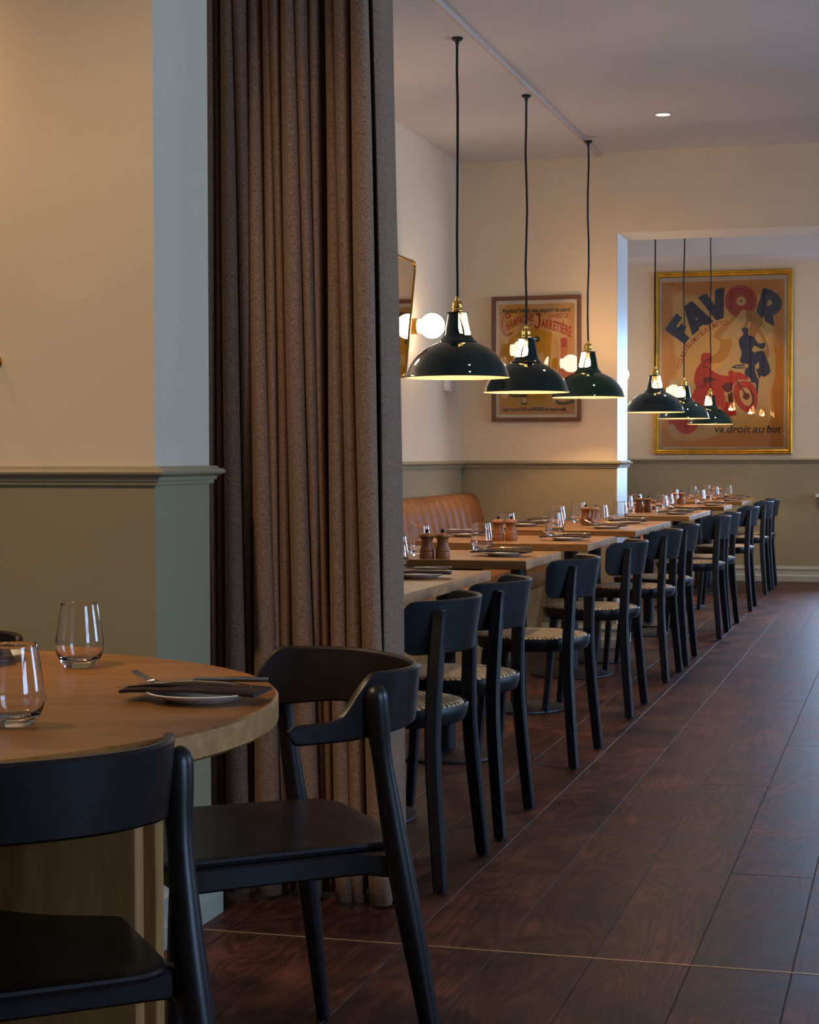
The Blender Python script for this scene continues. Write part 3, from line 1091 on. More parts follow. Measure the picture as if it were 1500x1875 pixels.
# ================================================================== PENDANT LAMPS
def make_pendant():
    t = thing('pendant_lamp', 'x', 'lamp', group='green enamel pendant lamps')
    # origin at the rim centre; radius 0.2075
    outer = [(0.2075, 0.0), (0.2085, 0.003), (0.204, 0.008), (0.1985, 0.028), (0.190, 0.048), (0.176, 0.070), (0.157, 0.092), (0.134, 0.111), (0.108, 0.126), (0.086, 0.136), (0.078, 0.139), (0.076, 0.145), (0.069, 0.149), (0.066, 0.156), (0.060, 0.161), (0.058, 0.168)]
    inner = [(r - 0.0025, max(z - 0.002, 0.0)) for r, z in outer]
    bm = bmesh.new()
    lathe(bm, outer, 56)
    obj('shade', bm, ENAMEL, t, 40)
    bm = bmesh.new()
    lathe(bm, [(0.2075, -0.0004)] + inner, 48)
    obj('shade_lining', bm, CREAM, t, 40)
    # open gallery: two straps and a cap
    for k in range(2):
        bm = bmesh.new()
        a = k * pi
        hw0, hw1 = radians(46), radians(38)
        nz, na = 8, 8
        rows_o, rows_i = [], []
        for i in range(nz + 1):
            u = i / nz
            z = 0.164 + u * 0.092
            r = 0.0575 - 0.0175 * u
            hw = hw0 + (hw1 - hw0) * min(1, u * 3) + (radians(34) * (max(0, 0.14 - u) / 0.14) ** 2)
            rows_o.append([bm.verts.new((r * cos(a - hw + 2 * hw * j / na), r * sin(a - hw + 2 * hw * j / na), z)) for j in range(na + 1)])
            rows_i.append([bm.verts.new(((r - 0.003) * cos(a - hw + 2 * hw * j / na), (r - 0.003) * sin(a - hw + 2 * hw * j / na), z)) for j in range(na + 1)])
        for i in range(nz):
            for j in range(na):
                bm.faces.new((rows_o[i][j], rows_o[i][j + 1], rows_o[i + 1][j + 1], rows_o[i + 1][j]))
                bm.faces.new((rows_i[i][j], rows_i[i + 1][j], rows_i[i + 1][j + 1], rows_i[i][j + 1])).material_index = 1
            for j in (0, na):
                bm.faces.new((rows_o[i][j], rows_o[i + 1][j], rows_i[i + 1][j], rows_i[i][j]))
        obj('gallery_strap', bm, [ENAMEL, CREAM], t, 40)
    bm = bmesh.new()
    lathe(bm, [(0.036, 0.2535), (0.048, 0.2545), (0.0485, 0.2575), (0.040, 0.2605), (0.022, 0.2625), (0.0, 0.2625)], 32)
    obj('gallery_cap', bm, ENAMEL, t, 30)
    # brass lamp holder
    bm = bmesh.new()
    lathe(bm, [(0.0, 0.2625), (0.0215, 0.2625), (0.0225, 0.266), (0.0215, 0.270), (0.0205, 0.272), (0.0205, 0.278), (0.022, 0.280), (0.022, 0.284), (0.0195, 0.287), (0.0200, 0.296), (0.017, 0.303), (0.0085, 0.308), (0.0085, 0.318), (0.0075, 0.324), (0.0, 0.325)], 24)
    obj('lamp_holder', bm, BRASS, t, 30)
    # bulb and filament
    bm = bmesh.new()
    lathe(bm, [(0.012, 0.250), (0.013, 0.238), (0.018, 0.222), (0.0255, 0.200), (0.030, 0.180), (0.030, 0.164), (0.025, 0.150), (0.014, 0.141), (0.0, 0.138)], 24)
    b = obj('bulb', bm, BULBG, t, 80)
    bm = bmesh.new()
    for k in range(6):
        a = k * pi / 3
        sweep(bm, [(0.004 * cos(a), 0.004 * sin(a), 0.222), (0.013 * cos(a + 0.3), 0.013 * sin(a + 0.3), 0.188), (0.009 * cos(a + 0.6), 0.009 * sin(a + 0.6), 0.162)], circle(5, 0.0011))
    obj('filament', bm, FILAMENT, b)
    l = bpy.data.lights.new('pendant_bulb_light', 'POINT')
    l.energy = 6.0
    l.color = (1.0, 0.71, 0.42)
    l.shadow_soft_size = 0.02
    lo = bpy.data.objects.new('pendant_bulb_light', l)
    lo.location = (0, 0, 0.172)
    lo.parent = t
    COL.objects.link(lo)
    return t


pend0 = make_pendant()
PEND = [  # x, y, z of the rim, rim diameter, ceiling height, turn of the gallery (deg)
    (-1.820, 7.26, 1.4415, 0.432, H_SOF, 250), (-1.791, 8.50, 1.422, 0.414, H_SOF, 190 + 140), (-1.723, 9.82, 1.437, 0.402, H_SOF, 190 + 145),
    (-1.627, 11.79, 1.399, 0.385, H_FAR, 190 + 20), (-1.634, 13.39, 1.389, 0.385, H_FAR, 190 + 140), (-1.649, 15.33, 1.379, 0.385, 2.95, 190 + 145)]
PWHERE = ['largest in view, nearest the curtain', 'middle of the near three, before the smaller poster', 'last of three before the wall opening',
          'first beyond the wall opening, at the gilt frame edge', 'middle of three beyond the wall opening', 'farthest of all, before the big poster']
pends = [pend0] + [copy_tree(pend0) for _ in PEND[1:]]
for i, (x, y, z, dia, hc, rot) in enumerate(PEND):
    p = pends[i]
    s = dia / 0.415
    p.location = (x, y, z)
    p.scale = (s, s, s)
    p.rotation_euler = (0, 0, radians(rot))
    p['label'] = 'dark green enamel pendant lamp, ' + PWHERE[i]
    if i == 5:
        hc = H_FAR
    top = (hc - z) / s
    bm = bmesh.new()
    pts = [(0, 0, 0.322)] + [(0.0028 * sin(k * 1.7 + i), 0.0028 * cos(k * 1.3 + i), 0.322 + (top - 0.322) * k / 8) for k in range(1, 8)] + [(0, 0, top)]
    sweep(bm, pts, circle(8, 0.0052))
    obj('cord', bm, CORD, p)
    bm = bmesh.new()
    lathe(bm, [(0.0, top), (0.022, top), (0.023, top - 0.006), (0.019, top - 0.011), (0.009, top - 0.016), (0.006, top - 0.03), (0.0, top - 0.03)], 20)
    obj('ceiling_rose', bm, IRON, p, 40)

# ================================================================== GLOBE WALL LAMPS
def make_sconce():
    t = thing('globe_wall_lamp', 'x', 'lamp', group='opal globe wall lamps')
    bm = bmesh.new()
    ml = [(0.0, 0.0), (0.043, 0.0), (0.043, 0.055), (0.041, 0.057), (0.0, 0.057)]
    lathe(bm, ml, 28)
    bm.transform(Matrix.Rotation(radians(90), 4, 'Y'))
    obj('brass_holder', bm, BRASS_D, t, 30)
    bm = bmesh.new()
    R = 0.066
    pr = [(0.036, 0.057), (0.038, 0.063)]
    zc = 0.057 + 0.075
    for k in range(13):
        a = radians(-58 + k * (148 / 12))
        pr.append((R * cos(a) if k < 12 else 0.0, zc + R * sin(a) if k < 12 else zc + R))
    lathe(bm, pr, 32)
    bm.transform(Matrix.Rotation(radians(90), 4, 'Y'))
    obj('globe', bm, OPAL, t, 80)
    return t


sc0 = make_sconce()
SCON = [(XL, 9.215, 1.803, 'opal globe wall lamp beside the tilted mirror, before the smaller poster'), (XL, 7.50, 1.80, 'opal globe wall lamp hidden behind the curtain, mirrored in the smaller poster'),
        (XL, 15.62, 1.82, 'opal globe wall lamp peeping past the white reveal of the opening'), (XL, 13.25, 1.80, 'opal globe wall lamp beyond the opening, mirrored in the big poster')]
for i, (x, y, z, lb) in enumerate(SCON):
    s = sc0 if i == 0 else copy_tree(sc0)
    s.location = (x, y, z)
    s['label'] = lb

# lamps that warm the frontal wall, on that wall outside the frame
OPAL2 = plain('opal_globe_bright', (255, 246, 232), 0.25, emit=(1.0, 0.66, 0.31, 1), es=23.0)
s = copy_tree(sc0)
s.location = (-2.42, PY0, 2.0)
for ch in s.children:
    if ch.name.startswith('globe'):
        ch.data = ch.data.copy()
        ch.data.materials[0] = OPAL2
s.rotation_euler = (0, 0, radians(-90))
s['label'] = 'opal globe wall lamp on the frontal wall, left of the picture'

# recessed ceiling light
t = thing('recessed_downlight', 'small glowing recessed downlight in the aisle ceiling', 'downlight', (-1.244, 9.287, H_MAIN))
bm = bmesh.new()
lathe(bm, [(0.036, 0.0), (0.045, -0.001), (0.046, -0.004), (0.037, -0.006), (0.034, 0.0)], 32)
obj('bezel', bm, WHITEP, t)
bm = bmesh.new()
lathe(bm, [(0.0, -0.002), (0.036, -0.002)], 32)
obj('lens', bm, DOWNL, t)

# ================================================================== MIRROR AND BITS ON THE SIDE WALL
def rr_loop(w, h, r, seg=6):
    pts = []
    for cx, cy, a0 in ((w / 2 - r, h / 2 - r, 0), (-w / 2 + r, h / 2 - r, 90), (-w / 2 + r, -h / 2 + r, 180), (w / 2 - r, -h / 2 + r, 270)):
        for k in range(seg + 1):
            a = radians(a0 + 90 * k / seg)
            pts.append((cx + r * cos(a), cy + r * sin(a)))
    return pts


MZ0, MZ1 = 1.515, 2.135


def mirror_loop(ins):
    q = [(7.86 + ins, MZ1 - ins), (8.06 + ins, MZ0 + ins), (8.93 - ins, MZ0 + ins), (9.135 - ins, MZ1 - ins)]
    return rounded_poly(q, 0.06 - ins * 0.5, 6)


mir = thing('wall_mirror', 'brass framed mirror with rounded corners on the side wall, tapering downwards', 'mirror', (XL + 0.002, 0, 0))
bm = bmesh.new()
rings = [[bm.verts.new((x, p[0], p[1])) for p in mirror_loop(i)] for i, x in ((0, 0.0), (0, 0.068), (0.012, 0.070), (0.014, 0.055))]
n = len(rings[0])
for A, B in zip(rings, rings[1:]):
    for k in range(n):
        bm.faces.new((A[k], A[(k + 1) % n], B[(k + 1) % n], B[k]))
obj('frame', bm, BRASS_D, mir, 30)
bm = bmesh.new()
q = mirror_loop(0.012)
A = [bm.verts.new((0.056, p[0], p[1])) for p in q]
B = [bm.verts.new((0.064, p[0], p[1])) for p in q]
bm.faces.new(A)
bm.faces.new(B)
for k in range(len(q)):
    bm.faces.new((A[k], A[(k + 1) % len(q)], B[(k + 1) % len(q)], B[k]))
obj('mirror_glass', bm, MIRROR, mir, smooth=False)

t = thing('wall_thermostat', 'small white box on the side wall beneath the first pendant', 'thermostat', (XL, 9.99, 1.52))
bm = newbox(0, 0.030, -0.045, 0.045, -0.032, 0.032, bevel=0.003, seg=2)
obj('casing', bm, WHITEP, t)
bm = newbox(0.029, 0.034, -0.03, 0.03, -0.02, 0.02, bevel=0.002, seg=1)
obj('cover', bm, GLOSSW, t)

t = thing('coat_hook', 'round brass coat hook on the plain wall at the far left', 'hook', (-2.044, PY0, 1.338))
bm = bmesh.new()
lathe(bm, [(0.0, 0.0), (0.016, 0.0), (0.016, 0.004), (0.0, 0.005)], 24)
bm.transform(Matrix.Rotation(radians(90), 4, 'X'))
obj('back_plate', bm, BRASS, t)
bm = bmesh.new()
lathe(bm, [(0.0, 0.0), (0.006, 0.004), (0.006, 0.030), (0.010, 0.036), (0.0135, 0.044), (0.012, 0.051), (0.006, 0.053), (0.005, 0.050), (0.0, 0.050)], 24)
bm.transform(Matrix.Rotation(radians(90), 4, 'X'))
obj('peg', bm, BRASS, t, 40)

# ================================================================== POSTERS
_text_cache = {}


def text_tris(body, bold=0.0):
    """flat glyph outline of a string: verts scaled so that x runs 0..1 and y is in cap-heights"""
    key = (body, bold)
    if key not in _text_cache:
        c = bpy.data.curves.new('t', 'FONT')
        c.body = body
        c.offset = bold
        c.resolution_u = 3
        o = bpy.data.objects.new('t', c)
        COL.objects.link(o)
        bpy.context.view_layer.update()
        me = bpy.data.meshes.new_from_object(o.evaluated_get(bpy.context.evaluated_depsgraph_get()))
        vs = [(v.co.x, v.co.y) for v in me.vertices]
        fs = [tuple(p.vertices) for p in me.polygons]
        bpy.data.objects.remove(o)
        bpy.data.curves.remove(c)
        bpy.data.meshes.remove(me)
        _text_cache[key] = (vs, fs)
    return _text_cache[key]


def text_raw(body, bold=0.0):
    vs, fs = text_tris(body, bold)
    x0 = min(v[0] for v in vs)
    x1 = max(v[0] for v in vs)
    cap = 0.73
    return [((x - x0) / (x1 - x0), y / cap) for x, y in vs], fs, (x1 - x0) / cap


class Sheet:
    """flat printed layers of a poster; local x right, z up, -y towards the viewer"""

    def __init__(self, quad, W, H):
        self.q, self.W, self.H = quad, W, H

    def uv(self, px, py):
        (ax, ay), (bx, by), (cx, cy), (dx, dy) = self.q       # TL TR BR BL
        u = v = 0.5
        for _ in range(8):
            top = (ax + (bx - ax) * u, ay + (by - ay) * u)
            bot = (dx + (cx - dx) * u, dy + (cy - dy) * u)
            v = (py - top[1]) / (bot[1] - top[1])
            lx, rx = ax + (dx - ax) * v, bx + (cx - bx) * v
            u = (px - lx) / (rx - lx)
        return u * self.W, (1 - v) * self.H

    def layer(self, bm, pts, k):
        vs = [bm.verts.new((x, -0.0005 * k, z)) for x, z in pts]
        f = bm.faces.new(vs)
        f.normal_update()
        if len(vs) > 3:
            bmesh.ops.triangulate(bm, faces=[f])

    def poly(self, bm, pts, k, o=(0, 0), s=1.0):
        self.layer(bm, [self.uv(o[0] + a / s, o[1] + b / s) for a, b in pts], k)

    def glyphs(self, bm, body, fn, k, bold=0.0):
        vs, fs, asp = text_raw(body, bold)
        V = []
        for x, y in vs:
            X, Z = fn(x, y)
            V.append(bm.verts.new((X, -0.0005 * k, Z)))
        for f in fs:
            try:
                bm.faces.new([V[i] for i in f])
            except ValueError:
                pass


def disc_pts(cx, cy, r, n=28, a0=0, a1=360):
    return [(cx + r * cos(radians(a0 + (a1 - a0) * i / n)), cy + r * sin(radians(a0 + (a1 - a0) * i / n))) for i in range(n if a1 - a0 == 360 else n + 1)]


def smooth_pts(pts, n=4):
    P = [pts[-1]] + list(pts) + [pts[0], pts[1]]
    out = []
    for i in range(1, len(P) - 2):
        a, b, c, d = [Vector((*q, 0)) for q in P[i - 1:i + 3]]
        for k in range(n):
            t = k / n
            q = 0.5 * ((2 * b) + (c - a) * t + (2 * a - 5 * b + 4 * c - d) * t * t + (3 * b - a - 3 * c + d) * t ** 3)
            out.append((q.x, q.y))
    return out


def frame_mesh(W, H, w, d, prof=None):
    """picture frame around 0..W x 0..H, profile (inset, depth); mitred"""
    prof = prof or [(0, 0), (0, d), (w, d), (w, 0.004)]
    bm = bmesh.new()
    rings = []
    for ins, dep in prof:
        rings.append([bm.verts.new(p) for p in ((ins, -dep, ins), (W - ins, -dep, ins), (W - ins, -dep, H - ins), (ins, -dep, H - ins))])
    for A, B in zip(rings, rings[1:]):
        for i in range(4):
            bm.faces.new((A[i], A[(i + 1) % 4], B[(i + 1) % 4], B[i]))
    return bm


NAVY = plain('navy_ink', (34, 46, 96), 0.8)
REDI = plain('red_ink', (208, 58, 44), 0.8)
DRED = plain('dark_red_ink', (112, 34, 40), 0.8)
TANI = plain('tan_ink', (196, 138, 62), 0.8)
PALEI = plain('pale_ink', (232, 196, 140), 0.8)
AMBERI = plain('amber_ink', (222, 160, 66), 0.8)
BLACKI = plain('black_ink', (40, 32, 34), 0.8)
ORANGEI = plain('orange_ink', (200, 70, 34), 0.8)
YELI = plain('yellow_ink', (214, 160, 48), 0.8)
GREENI = plain('green_ink', (86, 96, 62), 0.8)
SALM = plain('salmon_ink', (220, 122, 78), 0.8)
REDI2 = plain('brick_red_ink', (190, 62, 44), 0.8)
CREAMP = plain('cream_paper', (236, 214, 190), 0.8, noise=0.04, scale=6)


def big_poster():
    W, H = 1.222, 1.626
    x0, z0 = -2.248, 1.126
    t = thing('framed_poster', 'large gilt framed FAVOR poster of red and blue riders on far wall', 'poster', (x0, FW - 0.004, z0))
    S = Sheet(((1197.3, 501), (1451, 492.3), (1451.3, 831), (1198.3, 833.6)), W, H)
    obj('gilt_frame', frame_mesh(W, H, 0.05, 0.03, [(0, 0), (0, 0.028), (0.006, 0.034), (0.018, 0.034), (0.021, 0.028), (0.030, 0.030), (0.040, 0.026), (0.046, 0.016), (0.046, 0.004)]), GILT, t, smooth=False)
    bm = bmesh.new()
    S.layer(bm, [(0.02, 0.02), (W - 0.02, 0.02), (W - 0.02, H - 0.02), (0.02, H - 0.02)], 8)
    obj('paper', bm, CREAMP, t)
    bm = bmesh.new()
    a, b = 0.066, 0.066
    S.layer(bm, [(a, b), (W - a - 0.01, b), (W - a - 0.01, H - b - 0.02), (a, H - b - 0.02)], 9)
    obj('printed_ground', bm, aged_paper('poster_ground', (226, 152, 58), (250, 202, 126), W / 2, H / 2, W / 2 - 0.06, H / 2 - 0.06), t)
    o1, s1 = (1200, 500), 6.0
    o2, s2 = (1220, 610), 6.5217
    # sweeping arrow
    bm = bmesh.new()
    S.poly(bm, smooth_pts([(60, 560), (330, 590), (560, 470), (720, 330), (785, 160), (790, 80), (990, 60), (1220, 90), (1290, 200), (1305, 420), (1270, 640), (1150, 900), (960, 1080), (700, 1190), (420, 1280), (200, 1290), (60, 1240), (20, 900)], 5), 10, o2, s2)
    obj('pale_arrow_tail', bm, PALEI, t)
    bm = bmesh.new()
    S.poly(bm, [(970, 395), (1310, 640), (1235, 690), (845, 730), (720, 710)], 11, o1, s1)
    obj('pale_arrow_head', bm, PALEI, t)
    bm = bmesh.new()
    S.poly(bm, smooth_pts([(770, 560), (870, 470), (900, 490), (720, 712), (840, 735), (830, 850), (770, 960), (640, 1000), (560, 960), (690, 870), (720, 760), (650, 700), (690, 620)], 4), 10.5, o1, s1)
    obj('amber_shading', bm, AMBERI, t)
    # the word
    bm = bmesh.new()
    F = [(102, 628), (234, 445), (298, 497), (232, 590), (252, 606), (292, 556), (348, 603), (312, 654), (384, 714), (328, 786)]
    A = [(316, 372), (405, 310), (648, 535), (565, 583), (541, 566), (484, 600), (490, 628), (412, 690)]
    V = [(470, 270), (566, 226), (655, 355), (664, 186), (762, 160), (755, 495), (676, 526)]
    R = [(1184, 162), (1270, 185), (1340, 228), (1382, 280), (1392, 330), (1372, 400), (1330, 445), (1292, 462), (1306, 582), (1206, 530), (1192, 462), (1176, 500), (1106, 425)]
    for P in (F, A, V, R):
        S.poly(bm, P, 12, o1, s1)
    obj('lettering_FAVOR'.lower(), bm, NAVY, t)
    bm = bmesh.new()
    S.poly(bm, [(456, 484), (474, 514), (446, 518)], 13, o1, s1)
    S.poly(bm, [(1244, 292), (1272, 300), (1284, 325), (1270, 352), (1244, 362), (1224, 350)], 13, o1, s1)
    obj('letter_counters', bm, PALEI, t)
    # target in place of the O
    for r, m, k, nm in ((177, REDI, 12, 'target_outer'), (136, DRED, 12.4, 'target_line'), (128, REDI, 12.8, 'target_middle'), (94, DRED, 13.2, 'target_line'), (86, REDI, 13.6, 'target_inner'), (50, PALEI, 14, 'target_eye'), (12, BLACKI, 14.4, 'target_dot')):
        bm = bmesh.new()
        S.poly(bm, disc_pts(944, 310, r, 36), k, o1, s1)
        obj(nm, bm, m, t)
    bm = bmesh.new()
    S.poly(bm, [(970, 395), (1100, 490), (1000, 560), (900, 480)], 15, o1, s1)
    obj('arrow_tip', bm, PALEI, t)
    # generic riders: tan cyclist, blue rider, red motorcyclist
    bm = bmesh.new()
    S.poly(bm, smooth_pts([(1005, 420), (1060, 412), (1120, 445), (1170, 500), (1182, 560), (1150, 600), (1165, 640), (1120, 660), (1090, 720), (1050, 700), (1040, 600), (1060, 560), (1030, 530), (1010, 590), (975, 580), (1005, 520), (995, 460)], 3), 16, o1, s1)
    S.poly(bm, smooth_pts([(1160, 650), (1215, 740), (1250, 850), (1240, 930), (1215, 915), (1195, 850), (1222, 830), (1190, 740), (1145, 665)], 3), 16.5, o1, s1)
    obj('tan_cyclist', bm, TANI, t)
    bm = bmesh.new()
    S.poly(bm, smooth_pts([(950, 620), (975, 598), (1010, 600), (1030, 630), (1028, 680), (1085, 700), (1120, 755), (1150, 775), (1205, 768), (1198, 825), (1150, 830), (1110, 800), (1120, 860), (1180, 850), (1210, 920), (1190, 990), (950, 990), (955, 880), (930, 800), (925, 730), (960, 690), (970, 660)], 3), 17, o1, s1)
    S.poly(bm, smooth_pts([(985, 340), (1060, 350), (1130, 330), (1160, 230), (1200, 290), (1245, 430), (1235, 480), (1180, 520), (1145, 510), (1110, 560), (1100, 720), (1080, 720), (1075, 600), (1020, 590), (1010, 540), (950, 500), (950, 430), (990, 400)], 3), 17.5, o2, s2)
    obj('blue_rider', bm, NAVY, t)
    bm = bmesh.new()
    S.poly(bm, [(1060, 395), (1110, 340), (1115, 420), (1080, 430)], 18, o2, s2)
    S.poly(bm, [(1085, 795), (1120, 820), (1150, 822), (1100, 875), (1065, 850)], 18, o1, s1)
    S.poly(bm, [(1060, 430), (1075, 428), (1112, 540), (1098, 548)], 18, o2, s2)
    obj('pale_highlights', bm, PALEI, t)
    bm = bmesh.new()
    S.poly(bm, [(785, 412), (840, 380), (940, 370), (940, 425), (850, 424)], 18, o2, s2)
    obj('pennant', bm, NAVY, t)

    def straight(x0_, y0_, x1_, y1_, h, o, s, shear=0.0):
        A_, B_ = S.uv(o[0] + x0_ / s, o[1] + y0_ / s), S.uv(o[0] + x1_ / s, o[1] + y1_ / s)
        hh = h / s * (W / 253.0)

        def fn(x, y):
            return A_[0] + (B_[0] - A_[0]) * x + shear * y * hh, A_[1] + (B_[1] - A_[1]) * x + y * hh
        return fn
    bm = bmesh.new()
    S.glyphs(bm, 'FAVOR', straight(838, 414, 936, 416, 30, o2, s2), 19, 0.02)
    obj('pennant_lettering', bm, PALEI, t)
    # red motorcyclist
    bm = bmesh.new()
    S.poly(bm, smooth_pts([(420, 300), (440, 250), (490, 236), (540, 252), (556, 290), (552, 350), (532, 372), (530, 410), (560, 450), (650, 500), (750, 510), (748, 470), (780, 445), (830, 470), (880, 470), (970, 510), (980, 560), (860, 560), (800, 640), (700, 700), (720, 800), (640, 880), (400, 880), (350, 800), (310, 770), (350, 680), (360, 640), (340, 560), (370, 430), (420, 360)], 3), 19, o2, s2)
    S.poly(bm, [(680, 800), (830, 860), (850, 980), (760, 1000), (660, 900)], 19.2, o2, s2)
    S.poly(bm, disc_pts(250, 1060, 150, 30), 19, o2, s2)
    S.poly(bm, [(30, 1040), (420, 1040), (420, 1095), (40, 1095)], 19.3, o2, s2)
    obj('red_motorcyclist', bm, REDI, t)
    bm = bmesh.new()
    S.poly(bm, smooth_pts([(950, 570), (1030, 600), (1080, 680), (1098, 790), (1085, 890), (1030, 940), (950, 940), (880, 880), (830, 800), (810, 700), (840, 600)], 4), 19.4, o2, s2)
    obj('front_wheel', bm, REDI, t)
    bm = bmesh.new()
    S.poly(bm, smooth_pts([(940, 650), (1000, 680), (1030, 760), (1030, 830), (990, 870), (930, 840), (890, 760), (890, 690)], 4), 20, o2, s2)
    obj('wheel_opening', bm, PALEI, t)
    bm = bmesh.new()
    S.poly(bm, smooth_pts([(985, 645), (1055, 730), (1050, 840), (1010, 880), (1035, 800), (1020, 720)], 3), 20.5, o2, s2)
    S.poly(bm, disc_pts(965, 755, 42, 20), 20.5, o2, s2)
    S.poly(bm, smooth_pts([(670, 640), (760, 590), (800, 620), (790, 690), (730, 710)], 3), 20.5, o2, s2)
    S.poly(bm, smooth_pts([(450, 540), (530, 530), (610, 560), (540, 580), (470, 610)], 3), 20.5, o2, s2)
    S.poly(bm, [(440, 350), (520, 300), (545, 305), (480, 350), (470, 365)], 20.5, o2, s2)
    S.poly(bm, [(425, 385), (490, 402), (520, 420), (470, 415)], 20.5, o2, s2)
    S.poly(bm, [(840, 570), (860, 565), (975, 740), (955, 750)], 20.7, o2, s2)
    S.poly(bm, [(370, 650), (490, 618), (500, 630), (380, 660)], 20.5, o2, s2)
    S.poly(bm, [(180, 1105), (250, 1125), (330, 1105), (250, 1135)], 20.5, o2, s2)
    S.poly(bm, [(740, 740), (800, 700), (815, 830), (760, 830)], 20.5, o2, s2)
    obj('dark_red_details', bm, DRED, t)
    # lettering along the arc
    bm = bmesh.new()
    txt = 'CYCLES.VÉLOMOTEURS.MOTOS.'
    arc = spline([(*S.uv(1220 + 176 / s2, 610 + 435 / s2), 0), (*S.uv(1220 + 245 / s2, 610 + 245 / s2), 0), (*S.uv(1200 + 400 / s1, 500 + 805 / s1), 0), (*S.uv(1200 + 570 / s1, 500 + 655 / s1), 0), (*S.uv(1200 + 690 / s1, 500 + 590 / s1), 0), (*S.uv(1200 + 826 / s1, 500 + 560 / s1), 0)], 16)
    cum = [0]
    for p, q in zip(arc, arc[1:]):
        cum.append(cum[-1] + (q - p).length)

    def on(d):
        for i in range(len(arc) - 1):
            if cum[i + 1] >= d:
                f = (d - cum[i]) / max(cum[i + 1] - cum[i], 1e-9)
                return arc[i].lerp(arc[i + 1], f), (arc[i + 1] - arc[i]).normalized()
        return arc[-1], (arc[-1] - arc[-2]).normalized()
    wts = [0.45 if c == '.' else (1.2 if c == 'M' else 1.0) for c in txt]
    tot = sum(wts)
    acc = 0
    hgt = 0.042
    for c, w_ in zip(txt, wts):
        a_, b_ = cum[-1] * acc / tot, cum[-1] * (acc + w_ * 0.8) / tot
        acc += w_
        p, d = on((a_ + b_) / 2)
        nrm = Vector((-d.y, d.x, 0))
        wd = b_ - a_

        def fn(x, y, p=p, d=d, nrm=nrm, wd=wd):
            q = p + d * ((x - 0.5) * wd) + nrm * (y * hgt)
            return q.x, q.y
        S.glyphs(bm, c, fn, 13, 0.03)
    obj('arc_lettering', bm, ORANGEI, t)
    bm = bmesh.new()
    for word, xa, xb in (('va', 578, 698), ('droit', 728, 1010), ('au', 1036, 1168), ('but', 1205, 1370)):
        S.glyphs(bm, word, straight(xa, 1188, xb, 1188, 92, o2, s2, 0.22), 21, 0.012)
    obj('script_lettering', bm, BLACKI, t)
    bm = bmesh.new()                                           # small signature squiggle, top left
    sig = [(85, 138), (98, 128), (92, 146), (112, 140), (128, 132), (140, 142), (152, 128), (164, 140), (176, 122), (184, 140), (198, 120), (206, 140), (220, 134), (236, 136), (258, 128), (250, 150)]
    for p, q in zip(sig, sig[1:]):
        dx, dy = q[0] - p[0], q[1] - p[1]
        l_ = sqrt(dx * dx + dy * dy)
        nx_, ny_ = -dy / l_ * 1.8, dx / l_ * 1.8
        S.poly(bm, [(p[0] + nx_, p[1] + ny_), (q[0] + nx_, q[1] + ny_), (q[0] - nx_, q[1] - ny_), (p[0] - nx_, p[1] - ny_)], 12, o1, s1)
    obj('signature', bm, BLACKI, t)
    bm = newbox(0.02, W - 0.02, -0.018, -0.016, 0.02, H - 0.02)
    obj('picture_glass', bm, PANE, t, smooth=False)
    return t


big_poster()


